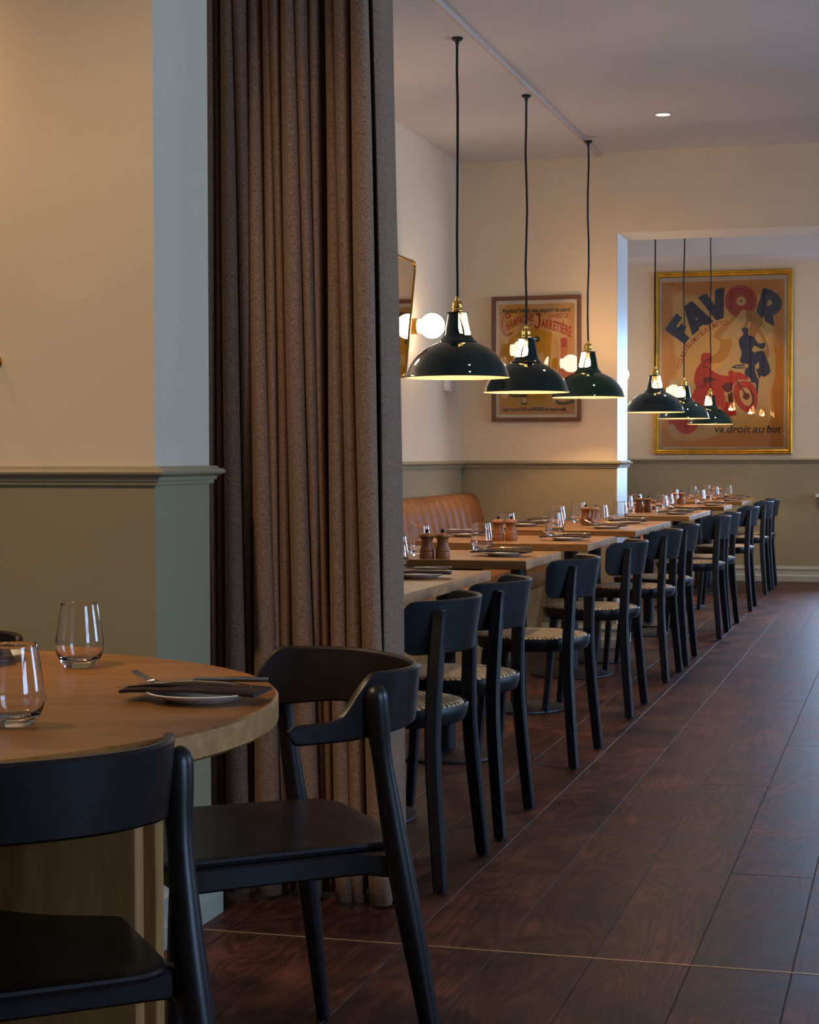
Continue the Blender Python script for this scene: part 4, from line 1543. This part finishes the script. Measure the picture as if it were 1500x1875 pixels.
def small_poster():
    W, H = 0.530, 0.728
    x0, z0 = -2.389, 1.319
    t = thing('framed_poster', 'smaller wood framed champagne poster on the wall before the opening', 'poster', (x0, BW0 - 0.004, z0))
    o, s = (890, 520), 6.944
    S = Sheet(((890 + 79 / s, 520 + 184 / s), (890 + 1206 / s, 520 + 140 / s), (890 + 1221 / s, 520 + 1734 / s), (890 + 97 / s, 520 + 1758 / s)), W, H)
    obj('wood_frame', frame_mesh(W, H, 0.021, 0.028, [(0, 0), (0, 0.026), (0.002, 0.028), (0.019, 0.028), (0.021, 0.026), (0.021, 0.004)]), WALNUT, t, smooth=False)
    bm = bmesh.new()
    S.layer(bm, [(0.012, 0.012), (W - 0.012, 0.012), (W - 0.012, H - 0.012), (0.012, H - 0.012)], 8)
    obj('mount_card', bm, plain('mount_card', (238, 226, 214), 0.8), t)
    bm = bmesh.new()
    S.poly(bm, [(167, 275), (1124, 238), (1140, 1650), (182, 1668)], 9, o, s)
    obj('printed_ground', bm, aged_paper('small_poster_ground', (214, 158, 92), (232, 184, 122), W / 2, H / 2, W / 2 - 0.04, H / 2 - 0.04), t)
    bm = bmesh.new()
    S.poly(bm, smooth_pts([(200, 1150), (230, 900), (330, 700), (470, 600), (620, 570), (780, 600), (900, 680), (920, 900), (910, 1200), (860, 1500), (600, 1560), (230, 1540)], 5), 10, o, s)
    obj('yellow_ground', bm, YELI, t)
    # bottle, head, dress: plain generic stand-ins
    bm = bmesh.new()
    S.poly(bm, smooth_pts([(962, 690), (1000, 680), (1034, 700), (1040, 900), (1050, 1000), (1090, 1120), (1110, 1300), (920, 1300), (930, 1100), (950, 1000), (955, 850)], 3), 11, o, s)
    obj('champagne_bottle_print', bm, SALM, t)
    bm = bmesh.new()
    S.poly(bm, [(955, 690), (1000, 682), (1036, 700), (1036, 800), (955, 805)], 11.5, o, s)
    obj('bottle_foil_print', bm, REDI2, t)
    bm = bmesh.new()
    S.poly(bm, disc_pts(655, 705, 40, 20), 11, o, s)
    S.poly(bm, smooth_pts([(230, 1100), (420, 1000), (620, 1060), (640, 1350), (380, 1450), (240, 1330)], 4), 11, o, s)
    S.poly(bm, smooth_pts([(895, 1470), (1000, 1500), (1118, 1462), (1118, 1510), (1010, 1535), (920, 1525)], 3), 11, o, s)
    S.poly(bm, [(470, 1410), (530, 1410), (538, 1440), (540, 1540), (462, 1540), (462, 1440)], 11, o, s)
    obj('green_print', bm, GREENI, t)
    bm = bmesh.new()
    S.poly(bm, smooth_pts([(680, 900), (730, 870), (760, 920), (740, 1000), (690, 1010)], 3), 11, o, s)
    S.poly(bm, smooth_pts([(330, 760), (420, 740), (440, 860), (350, 900)], 3), 11, o, s)
    S.poly(bm, [(472, 1445), (532, 1445), (532, 1505), (500, 1520), (472, 1505)], 11.5, o, s)
    S.poly(bm, [(205, 1405), (305, 1400), (265, 1470), (215, 1450)], 11.5, o, s)
    obj('pale_print', bm, PALEI, t)

    def bandfn(top, bot):
        """map text into the band between two px polylines"""
        T_ = [Vector((*S.uv(o[0] + a / s, o[1] + b / s), 0)) for a, b in top]
        B_ = [Vector((*S.uv(o[0] + a / s, o[1] + b / s), 0)) for a, b in bot]

        def ev(P, u):
            u = min(max(u, 0), 1) * (len(P) - 1)
            i = min(int(u), len(P) - 2)
            return P[i].lerp(P[i + 1], u - i)

        def fn(x, y):
            q = ev(B_, x).lerp(ev(T_, x), 0.5) if False else ev(B_, x) + (ev(T_, x) - ev(B_, x)) * y
            return q.x, q.y
        return fn
    bm = bmesh.new()
    S.glyphs(bm, 'Messieurs!! voulez..vous conquérir les cœurs!', bandfn([(225, 318), (1082, 290)], [(208, 380), (1068, 345)]), 12, 0.025)
    S.glyphs(bm, 'de', bandfn([(478, 508), (532, 505)], [(478, 545), (532, 542)]), 12)
    S.glyphs(bm, 'LA', bandfn([(560, 503), (598, 500)], [(558, 540), (598, 538)]), 12)
    S.glyphs(bm, 'Exiger la superbe PAIRE de JARRETIÈRES avec chaque bouteille', bandfn([(230, 1576), (1030, 1562)], [(230, 1622), (1030, 1608)]), 12, 0.025)
    obj('black_lettering', bm, BLACKI, t)
    bm = bmesh.new()
    S.glyphs(bm, 'OFFREZ LE', bandfn([(795, 385), (1045, 370)], [(795, 438), (1045, 424)]), 12, 0.025)
    S.glyphs(bm, 'HAMPAGNE', bandfn([(258, 478), (380, 425), (480, 398), (607, 380)], [(258, 612), (380, 545), (480, 500), (607, 472)]), 12, 0.03)
    S.glyphs(bm, 'ARRETIÈRE', bandfn([(705, 440), (830, 455), (960, 490), (1090, 540)], [(705, 552), (830, 575), (960, 615), (1090, 676)]), 12, 0.03)
    # big swash initials as strokes

    def stroke(pts, w):
        sp = spline([(a, b, 0) for a, b in pts], 5)
        for p, q in zip(sp, sp[1:]):
            d = (q - p).normalized()
            nn = Vector((-d.y, d.x, 0)) * w
            S.poly(bm, [(p.x + nn.x, p.y + nn.y), (q.x + nn.x, q.y + nn.y), (q.x - nn.x, q.y - nn.y), (p.x - nn.x, p.y - nn.y)], 12.2, o, s)
    stroke([(255, 430), (290, 440), (318, 410), (290, 388), (245, 405), (210, 470), (210, 560), (240, 640), (280, 660), (345, 625)], 13)
    stroke([(640, 392), (690, 384)], 15)
    stroke([(682, 385), (684, 520), (660, 562), (630, 545), (632, 520)], 13)
    obj('red_lettering', bm, REDI2, t)
    bm = newbox(0.012, W - 0.012, -0.019, -0.017, 0.012, H - 0.012)
    obj('picture_glass', bm, PANE, t, smooth=False)
    return t


small_poster()

# ================================================================== TABLEWARE
def make_tumbler():
    bm = bmesh.new()
    lathe(bm, [(0.0, 0.0015), (0.024, 0.0), (0.0285, 0.002), (0.0345, 0.012), (0.0405, 0.025), (0.0425, 0.037), (0.0415, 0.050), (0.0396, 0.064), (0.0372, 0.080), (0.0345, 0.0975), (0.0328, 0.108), (0.0322, 0.1118), (0.0319, 0.1125), (0.0313, 0.1125), (0.0310, 0.1118), (0.0316, 0.108), (0.0333, 0.0975), (0.0360, 0.080), (0.0383, 0.064), (0.0401, 0.050), (0.0410, 0.037), (0.0385, 0.025), (0.0310, 0.0155), (0.020, 0.0125), (0.0, 0.012)], 40)
    o = obj('tumbler', bm, TUMBLER, None, 38)
    return tag(o, 'x', 'glass', 'stemless tumblers on the tables')


def make_mill():
    t = thing('pepper_mill', 'x', 'mill', group='wooden mills in pairs on the tables')
    bm = bmesh.new()
    lathe(bm, [(0.0, 0.0), (0.0255, 0.0), (0.0265, 0.002), (0.0265, 0.024), (0.0255, 0.0265), (0.0245, 0.0275), (0.0265, 0.029), (0.0260, 0.032), (0.0225, 0.042), (0.0195, 0.055), (0.0205, 0.066), (0.0225, 0.0725), (0.0, 0.0725)], 28)
    obj('body', bm, MILLW, t, 40)
    bm = bmesh.new()
    lathe(bm, [(0.0, 0.073), (0.0215, 0.073), (0.0265, 0.077), (0.0275, 0.081), (0.0260, 0.085), (0.017, 0.091), (0.0105, 0.093), (0.0, 0.0935)], 28)
    obj('cap', bm, MILLW, t, 40)
    bm = bmesh.new()
    lathe(bm, [(0.0, 0.0930), (0.0035, 0.0932), (0.0065, 0.0965), (0.0078, 0.1005), (0.0065, 0.1045), (0.003, 0.107), (0.0, 0.1073)], 16)
    obj('knob', bm, BLACKKNOB, t, 60)
    return t


def make_plate():
    bm = bmesh.new()
    lathe(bm, [(0.0, 0.001), (0.050, 0.0), (0.054, 0.001), (0.066, 0.007), (0.083, 0.0125), (0.0855, 0.0145), (0.083, 0.0155), (0.064, 0.010), (0.052, 0.005), (0.0, 0.0045)], 48)
    o = obj('side_plate', bm, CHINA, None, 50)
    return tag(o, 'x', 'plate', 'white side plates on the tables')


def make_napkin():
    """folded napkin, long axis x, lying over the plate; slightly draped ends"""
    bm = bmesh.new()
    n = 12
    rows = []
    L, Wd = 0.215, 0.085
    for i in range(n + 1):
        u = -0.5 + i / n
        z = 0.0155 - 0.0035 * (abs(u) * 2) ** 2 + 0.0005 * sin(i * 1.3)
        rows.append([(u * L, v * Wd + 0.002 * sin(i * 0.9), z + dz) for v, dz in ((-0.5, 0.0), (0.5, 0.001), (0.5, 0.0055), (0.1, 0.0065), (-0.5, 0.005))])
    R_ = [[bm.verts.new(p) for p in r] for r in rows]
    for A, B in zip(R_, R_[1:]):
        for k in range(5):
            bm.faces.new((A[k], A[(k + 1) % 5], B[(k + 1) % 5], B[k]))
    bm.faces.new(list(reversed(R_[0])))
    bm.faces.new(R_[-1])
    o = obj('napkin', bm, NAPKIN, None, 30)
    return tag(o, 'x', 'napkin', 'folded brown napkins on the plates')


def flat_bar(bm, pts, widths, th):
    """flat tapered bar along points (x, y, z) with widths in y"""
    rings = []
    for (x, y, z), w in zip(pts, widths):
        rings.append([bm.verts.new((x, y + a * w / 2, z + b * th / 2)) for a, b in ((-1, -0.5), (-0.5, -1), (0.5, -1), (1, -0.5), (1, 0.5), (0.5, 1), (-0.5, 1), (-1, 0.5))])
    for A, B in zip(rings, rings[1:]):
        for k in range(8):
            bm.faces.new((A[k], A[(k + 1) % 8], B[(k + 1) % 8], B[k]))
    bm.faces.new(list(reversed(rings[0])))
    bm.faces.new(rings[-1])


def make_fork():
    """fork pointing to -x, resting on a plate edge at z about 0.02"""
    t = thing('fork', 'x', 'fork', group='steel forks on the napkins')
    bm = bmesh.new()
    flat_bar(bm, [(0.105, 0, 0.0), (0.10, 0, 0.0015), (0.06, 0, 0.004), (0.01, 0, 0.004), (-0.03, 0, 0.001), (-0.045, 0, -0.001), (-0.058, 0, -0.001)], [0.006, 0.012, 0.009, 0.0055, 0.006, 0.016, 0.022], 0.003)
    obj('handle', bm, STEEL, t, 60)
    for k in range(4):
        y = -0.0083 + k * 0.0055
        bm = bmesh.new()
        flat_bar(bm, [(-0.056, y, -0.001), (-0.072, y, 0.003), (-0.092, y, 0.012), (-0.098, y, 0.016)], [0.0042, 0.0036, 0.003, 0.0015], 0.0022)
        obj('tine', bm, STEEL, t, 60)
    return t


def make_knife():
    t = thing('table_knife', 'x', 'knife', group='steel knives on the napkins')
    bm = bmesh.new()
    flat_bar(bm, [(0.11, 0, 0.001), (0.105, 0, 0.001), (0.06, 0, 0.0012), (0.0, 0, 0.001), (-0.005, 0, 0.0)], [0.008, 0.013, 0.012, 0.009, 0.010], 0.007)
    obj('handle', bm, STEEL, t, 60)
    bm = bmesh.new()
    flat_bar(bm, [(-0.004, 0, 0.0), (-0.02, 0.001, -0.001), (-0.08, 0.001, -0.006), (-0.11, -0.001, -0.009), (-0.122, -0.005, -0.010)], [0.010, 0.019, 0.020, 0.016, 0.004], 0.0016)
    obj('blade', bm, STEEL, t, 60)
    return t


PROTO = dict(tumbler=make_tumbler(), mill=make_mill(), plate=make_plate(), napkin=make_napkin(), fork=make_fork(), knife=make_knife())
USED = set()


def put(kind, x, y, z, rz, label, tilt=0.0):
    p = PROTO[kind]
    o = p if kind not in USED else copy_tree(p)
    USED.add(kind)
    o.location = (x, y, z)
    o.rotation_euler = (0, tilt, rz)
    o['label'] = label
    return o


TZ = 0.7502


def place(x, y, ang, who, spread=0.0, fork_tilt=0.0):
    """side plate, napkin, fork and knife; ang turns the cutlery's handle direction"""
    put('plate', x, y, TZ, 0, 'white side plate, ' + who)
    put('napkin', x - 0.01 * cos(ang), y - 0.01 * sin(ang), TZ, ang, 'folded brown napkin on its plate, ' + who)
    put('knife', x - 0.012 * cos(ang) - 0.012 * sin(ang + spread), y - 0.012 * sin(ang) + 0.012 * cos(ang), TZ + 0.0285, ang + 0.10 + spread, 'steel knife on the napkin, ' + who)
    put('fork', x - 0.012 * cos(ang) + 0.018 * sin(ang), y - 0.012 * sin(ang) - 0.018 * cos(ang), TZ + 0.0268, ang - 0.14, 'steel fork on the napkin, ' + who, fork_tilt)


TN = ['table by curtain', 'second table from curtain', 'third table from curtain', 'last table before opening', 'first table beyond opening', 'second table beyond opening', 'table at far wall']
# aisle-side settings
for x, y, k, w in [(-1.437, 5.251, 0, 'far'), (-1.447, 6.468, 1, ''), (-1.444, 7.715, 2, ''), (-1.483, 8.993, 3, 'near'), (-1.472, 9.664, 3, 'far'),
                   (-1.412, 11.238, 4, 'near'), (-1.435, 11.847, 4, 'far'), (-1.403, 13.21, 5, ''), (-1.407, 14.66, 6, 'near'), (-1.417, 15.38, 6, 'far')]:
    place(x, y, random.uniform(-0.14, 0.10) + (0.25 if k == 0 else 0), 'aisle side, %s%s' % (w + ' place of ' if w else '', TN[k]))
# banquette-side settings
for x, y, k, w in [(-1.95, 6.62, 1, ''), (-1.955, 7.98, 2, ''), (-1.95, 9.20, 3, 'near'), (-1.945, 9.74, 3, 'far'), (-1.94, 11.40, 4, 'near')]:
    place(x, y, pi + random.uniform(-0.2, 0.2), 'banquette side, %s%s' % (w + ' place of ' if w else '', TN[k]))
# tumblers
for x, y, k, w in [(-1.600, 5.56, 0, 'at the curtain edge of the '), (-1.749, 6.40, 1, 'behind the mills on the '), (-1.596, 6.742, 1, 'clear of the mills on the '), (-1.762, 7.93, 2, 'behind the mills on the '),
                   (-1.568, 8.07, 2, 'clear of the mills on the '), (-1.566, 9.30, 3, 'beside the near aisle plate, '), (-1.565, 9.94, 3, 'beside the far aisle plate, '), (-1.735, 9.00, 3, 'near banquette side, '), (-1.765, 9.76, 3, 'far banquette side, '),
                   (-1.771, 11.95, 4, 'far banquette side, '), (-1.744, 11.36, 4, 'near banquette side, '), (-1.547, 11.536, 4, 'beside the near aisle plate, '), (-1.58, 12.08, 4, 'beside the far aisle plate, '),
                   (-1.527, 13.52, 5, 'aisle side, '), (-1.730, 13.57, 5, 'banquette side, '), (-1.569, 14.93, 6, 'beside the near aisle plate, '), (-1.521, 15.60, 6, 'beside the far aisle plate, '),
                   (-1.762, 15.10, 6, 'near banquette side, '), (-1.698, 15.559, 6, 'far banquette side, ')]:
    put('tumbler', x, y, TZ, random.uniform(0, 6), 'clear tumbler, ' + w + TN[k])
# mills
for (xa, ya), (xb, yb), k in [((-1.677, 6.236), (-1.622, 6.246), 1), ((-1.730, 7.622), (-1.676, 7.634), 2), ((-1.683, 9.52), (-1.629, 9.50), 3), ((-1.704, 11.616), (-1.648, 11.627), 4), ((-1.712, 13.42), (-1.655, 13.44), 5), ((-1.620, 15.20), (-1.565, 15.26), 6)]:
    put('mill', xa, ya, TZ, random.uniform(0, 6), 'wooden mill with black knob, left of the pair on ' + TN[k])
    put('mill', xb, yb, TZ, random.uniform(0, 6), 'wooden mill with black knob, right of the pair on ' + TN[k])

# ================================================================== ROUND TABLE IN FRONT
RTX, RTY, RTR, RTT = -1.613, 2.406, 0.703, 0.042
rt = thing('round_table', 'round oak table on slatted board base at the lower left', 'table', (RTX, RTY, 0), radians(20))
bm = bmesh.new()
lathe(bm, [(0.0, 0.75 - RTT), (RTR - 0.004, 0.75 - RTT), (RTR, 0.75 - RTT + 0.004), (RTR, 0.75 - 0.004), (RTR - 0.004, 0.75), (0.0, 0.75)], 120)
bm.normal_update()
for f in bm.faces:
    f.material_index = 1 if abs(f.normal.z) < 0.4 else 0
obj('table_top', bm, [OAK_ROUND, OAK_EDGE], rt, 30)
inv = Matrix.Rotation(radians(-20), 4, 'Z')
for s in (-1, 1):
    bm = newbox(-0.57, 0.548, s * 0.036 - 0.014 - 0.0, s * 0.036 + 0.014, 0.03, 0.75 - RTT - 0.001, bevel=0.002, seg=1)
    bm.transform(inv)
    obj('base_board', bm, OAK_PANEL, rt, smooth=False)
    for a in (-1, 1):
        bm = newbox(s * 0.036 - 0.014, s * 0.036 + 0.014, min(a * 0.051, a * 0.55), max(a * 0.051, a * 0.55), 0.03, 0.75 - RTT - 0.001, bevel=0.002, seg=1)
        bm.transform(inv)
        obj('base_board', bm, OAK_PANEL, rt, smooth=False)
bm = bmesh.new()
box(bm, -0.60, 0.60, -0.08, 0.08, 0, 0.03, bevel=0.003, seg=1)
box(bm, -0.08, 0.08, -0.58, 0.58, 0, 0.0295, bevel=0.003, seg=1)
bm.transform(inv)
obj('foot_plate', bm, OAK_PANEL, rt, smooth=False)

# its tableware
put('tumbler', -1.405, 2.878, TZ, 0.4, 'clear stemless tumbler standing upright at the back of the round table')
put('tumbler', -1.188, 2.230, TZ, 1.4, 'clear stemless tumbler cut by the left edge, on the round table')
place(-1.035, 2.535, 0.02, 'right side of the round table', 0.12)
place(-1.625, 2.93, 2.2, 'back of the round table by the wall')

# ================================================================== ARMCHAIRS AT THE ROUND TABLE (local: +y forward, +x right)
def make_armchair():
    t = thing('armchair', 'x', 'chair', group='dark armchairs around the round table')
    # curved backrest board running into short arms
    half = [(0.247, 0.195), (0.240, 0.140), (0.231, 0.085), (0.219, 0.035), (0.203, -0.008), (0.174, -0.048), (0.130, -0.078), (0.070, -0.095), (0.0, -0.100)]
    full = half + [(-x, y) for x, y in reversed(half[:-1])]
    pl = spline([(x, y, 0) for x, y in full], 5)
    pts, zt, zb = [], [], []
    L = [0]
    for p, q in zip(pl, pl[1:]):
        L.append(L[-1] + (q - p).length)
    tot = L[-1]
    for p, l in zip(pl, L):
        e = min(l, tot - l)
        y = p.y
        # top: low arm, sweeping up around the rear leg to the full back
        k = min(max((e - 0.080) / 0.085, 0), 1)
        k = k * k * (3 - 2 * k)
        top = 0.674 + 0.002 * min(e / 0.08, 1) + (0.754 - 0.676) * k
        bot = 0.640 + 0.012 * min(max((e - 0.12) / 0.15, 0), 1)
        rr = 0.018
        c = rr - sqrt(max(rr * rr - (rr - min(e, rr)) ** 2, 0))
        pts.append((p.x, p.y))
        zt.append(top - c * 0.5)
        zb.append(bot + c * 0.9)
    obj('backrest', band_mesh(pts, 0.016, zt, zb, 0.10, (0, 0.06)), WENGE, t, 40)
    # seat board
    out = rounded_poly([(-0.212, -0.055), (0.212, -0.055), (0.232, 0.435), (-0.232, 0.435)], [0.075, 0.075, 0.05, 0.05], 8)
    bm = bmesh.new()
    rings = []
    for ins, z in ((0.010, 0.446), (0.002, 0.449), (0.0, 0.455), (0.003, 0.4595), (0.012, 0.461), (0.05, 0.459), (0.12, 0.456)):
        ring = []
        for x, y in out:
            v = Vector((x, y - 0.2))
            k = max(v.length - ins, 0.01) / v.length
            ring.append(bm.verts.new((v.x * k, v.y * k + 0.2, z)))
        rings.append(ring)
    n = len(out)
    for A, B in zip(rings, rings[1:]):
        for i in range(n):
            bm.faces.new((A[i], A[(i + 1) % n], B[(i + 1) % n], B[i]))
    bm.faces.new(rings[-1])
    bm.faces.new(list(reversed(rings[0])))
    obj('seat', bm, WENGE, t, 40)
    # frame rails under the seat
    bm = bmesh.new()
    for s in (-1, 1):
        sweep(bm, [(s * 0.236, -0.004, 0.425), (s * 0.216, 0.05, 0.428), (s * 0.218, 0.2, 0.428), (s * 0.216, 0.375, 0.426)], rsquare(0.040, 0.024, 0.004), True, [1.1, 0.95, 0.95, 1.05], up=(0, 0, 1))
    sweep(bm, [(-0.21, 0.368, 0.426), (0.21, 0.368, 0.426)], rsquare(0.040, 0.024, 0.004), up=(0, 0, 1))
    sweep(bm, [(-0.22, 0.010, 0.426), (0.22, 0.010, 0.426)], rsquare(0.038, 0.024, 0.004), up=(0, 0, 1))
    obj('seat_frame', bm, WENGE, t, 30)
    for s in (-1, 1):
        bm = bmesh.new()
        pp = spline([(s * 0.284, -0.070, 0.004), (s * 0.268, -0.042, 0.20), (s * 0.248, -0.006, 0.42), (s * 0.241, 0.016, 0.56), (s * 0.240, 0.028, 0.64), (s * 0.241, 0.034, 0.70), (s * 0.241, 0.036, 0.725), (s * 0.241, 0.037, 0.735)], 4)
        sc = []
        for p in pp:
            z = p.z
            r = 0.0140 + 0.0085 * min(z / 0.36, 1.0)
            if z > 0.44:
                r = 0.0225 - 0.0050 * min((z - 0.44) / 0.15, 1)
            if z > 0.62:
                r = 0.0175 + 0.0035 * min((z - 0.62) / 0.06, 1)
            if z > 0.712:
                r = 0.021 * sqrt(max(1 - ((z - 0.712) / 0.0238) ** 2, 0.02))
            sc.append(r)
        sweep(bm, pp, circle(14), True, sc, up=(0, 1, 0))
        obj('rear_leg', bm, WENGE, t, 50)
        bm = bmesh.new()
        pp = spline([(s * 0.240, 0.395, 0.004), (s * 0.228, 0.381, 0.2), (s * 0.216, 0.368, 0.40), (s * 0.213, 0.364, 0.444)], 4)
        sweep(bm, pp, circle(14), True, [0.0135 + 0.0085 * min(p.z / 0.36, 1) for p in pp], up=(0, 1, 0))
        obj('front_leg', bm, WENGE, t, 50)
    return t


arm0 = make_armchair()
def face(dx, dy):
    return atan2(dy, dx) - pi / 2
arm0.location = (-0.995, 3.107, 0)
arm0.rotation_euler = (0, 0, radians(-140.6 - 90))
arm0['label'] = 'dark brown armchair between the round table and the curtain, arm in view'
b = copy_tree(arm0)
b.location = (-1.099, 2.030, 0)
b.rotation_euler = (0, 0, radians(130.7 - 90))
b['label'] = 'dark brown armchair in the foreground seen from behind, lower left corner'
b = copy_tree(arm0)
b.location = (-1.995, 3.29, 0)
b.rotation_euler = (0, 0, face(0.37, -0.93))
b['label'] = 'dark brown armchair by the wall, only its back corner showing left'
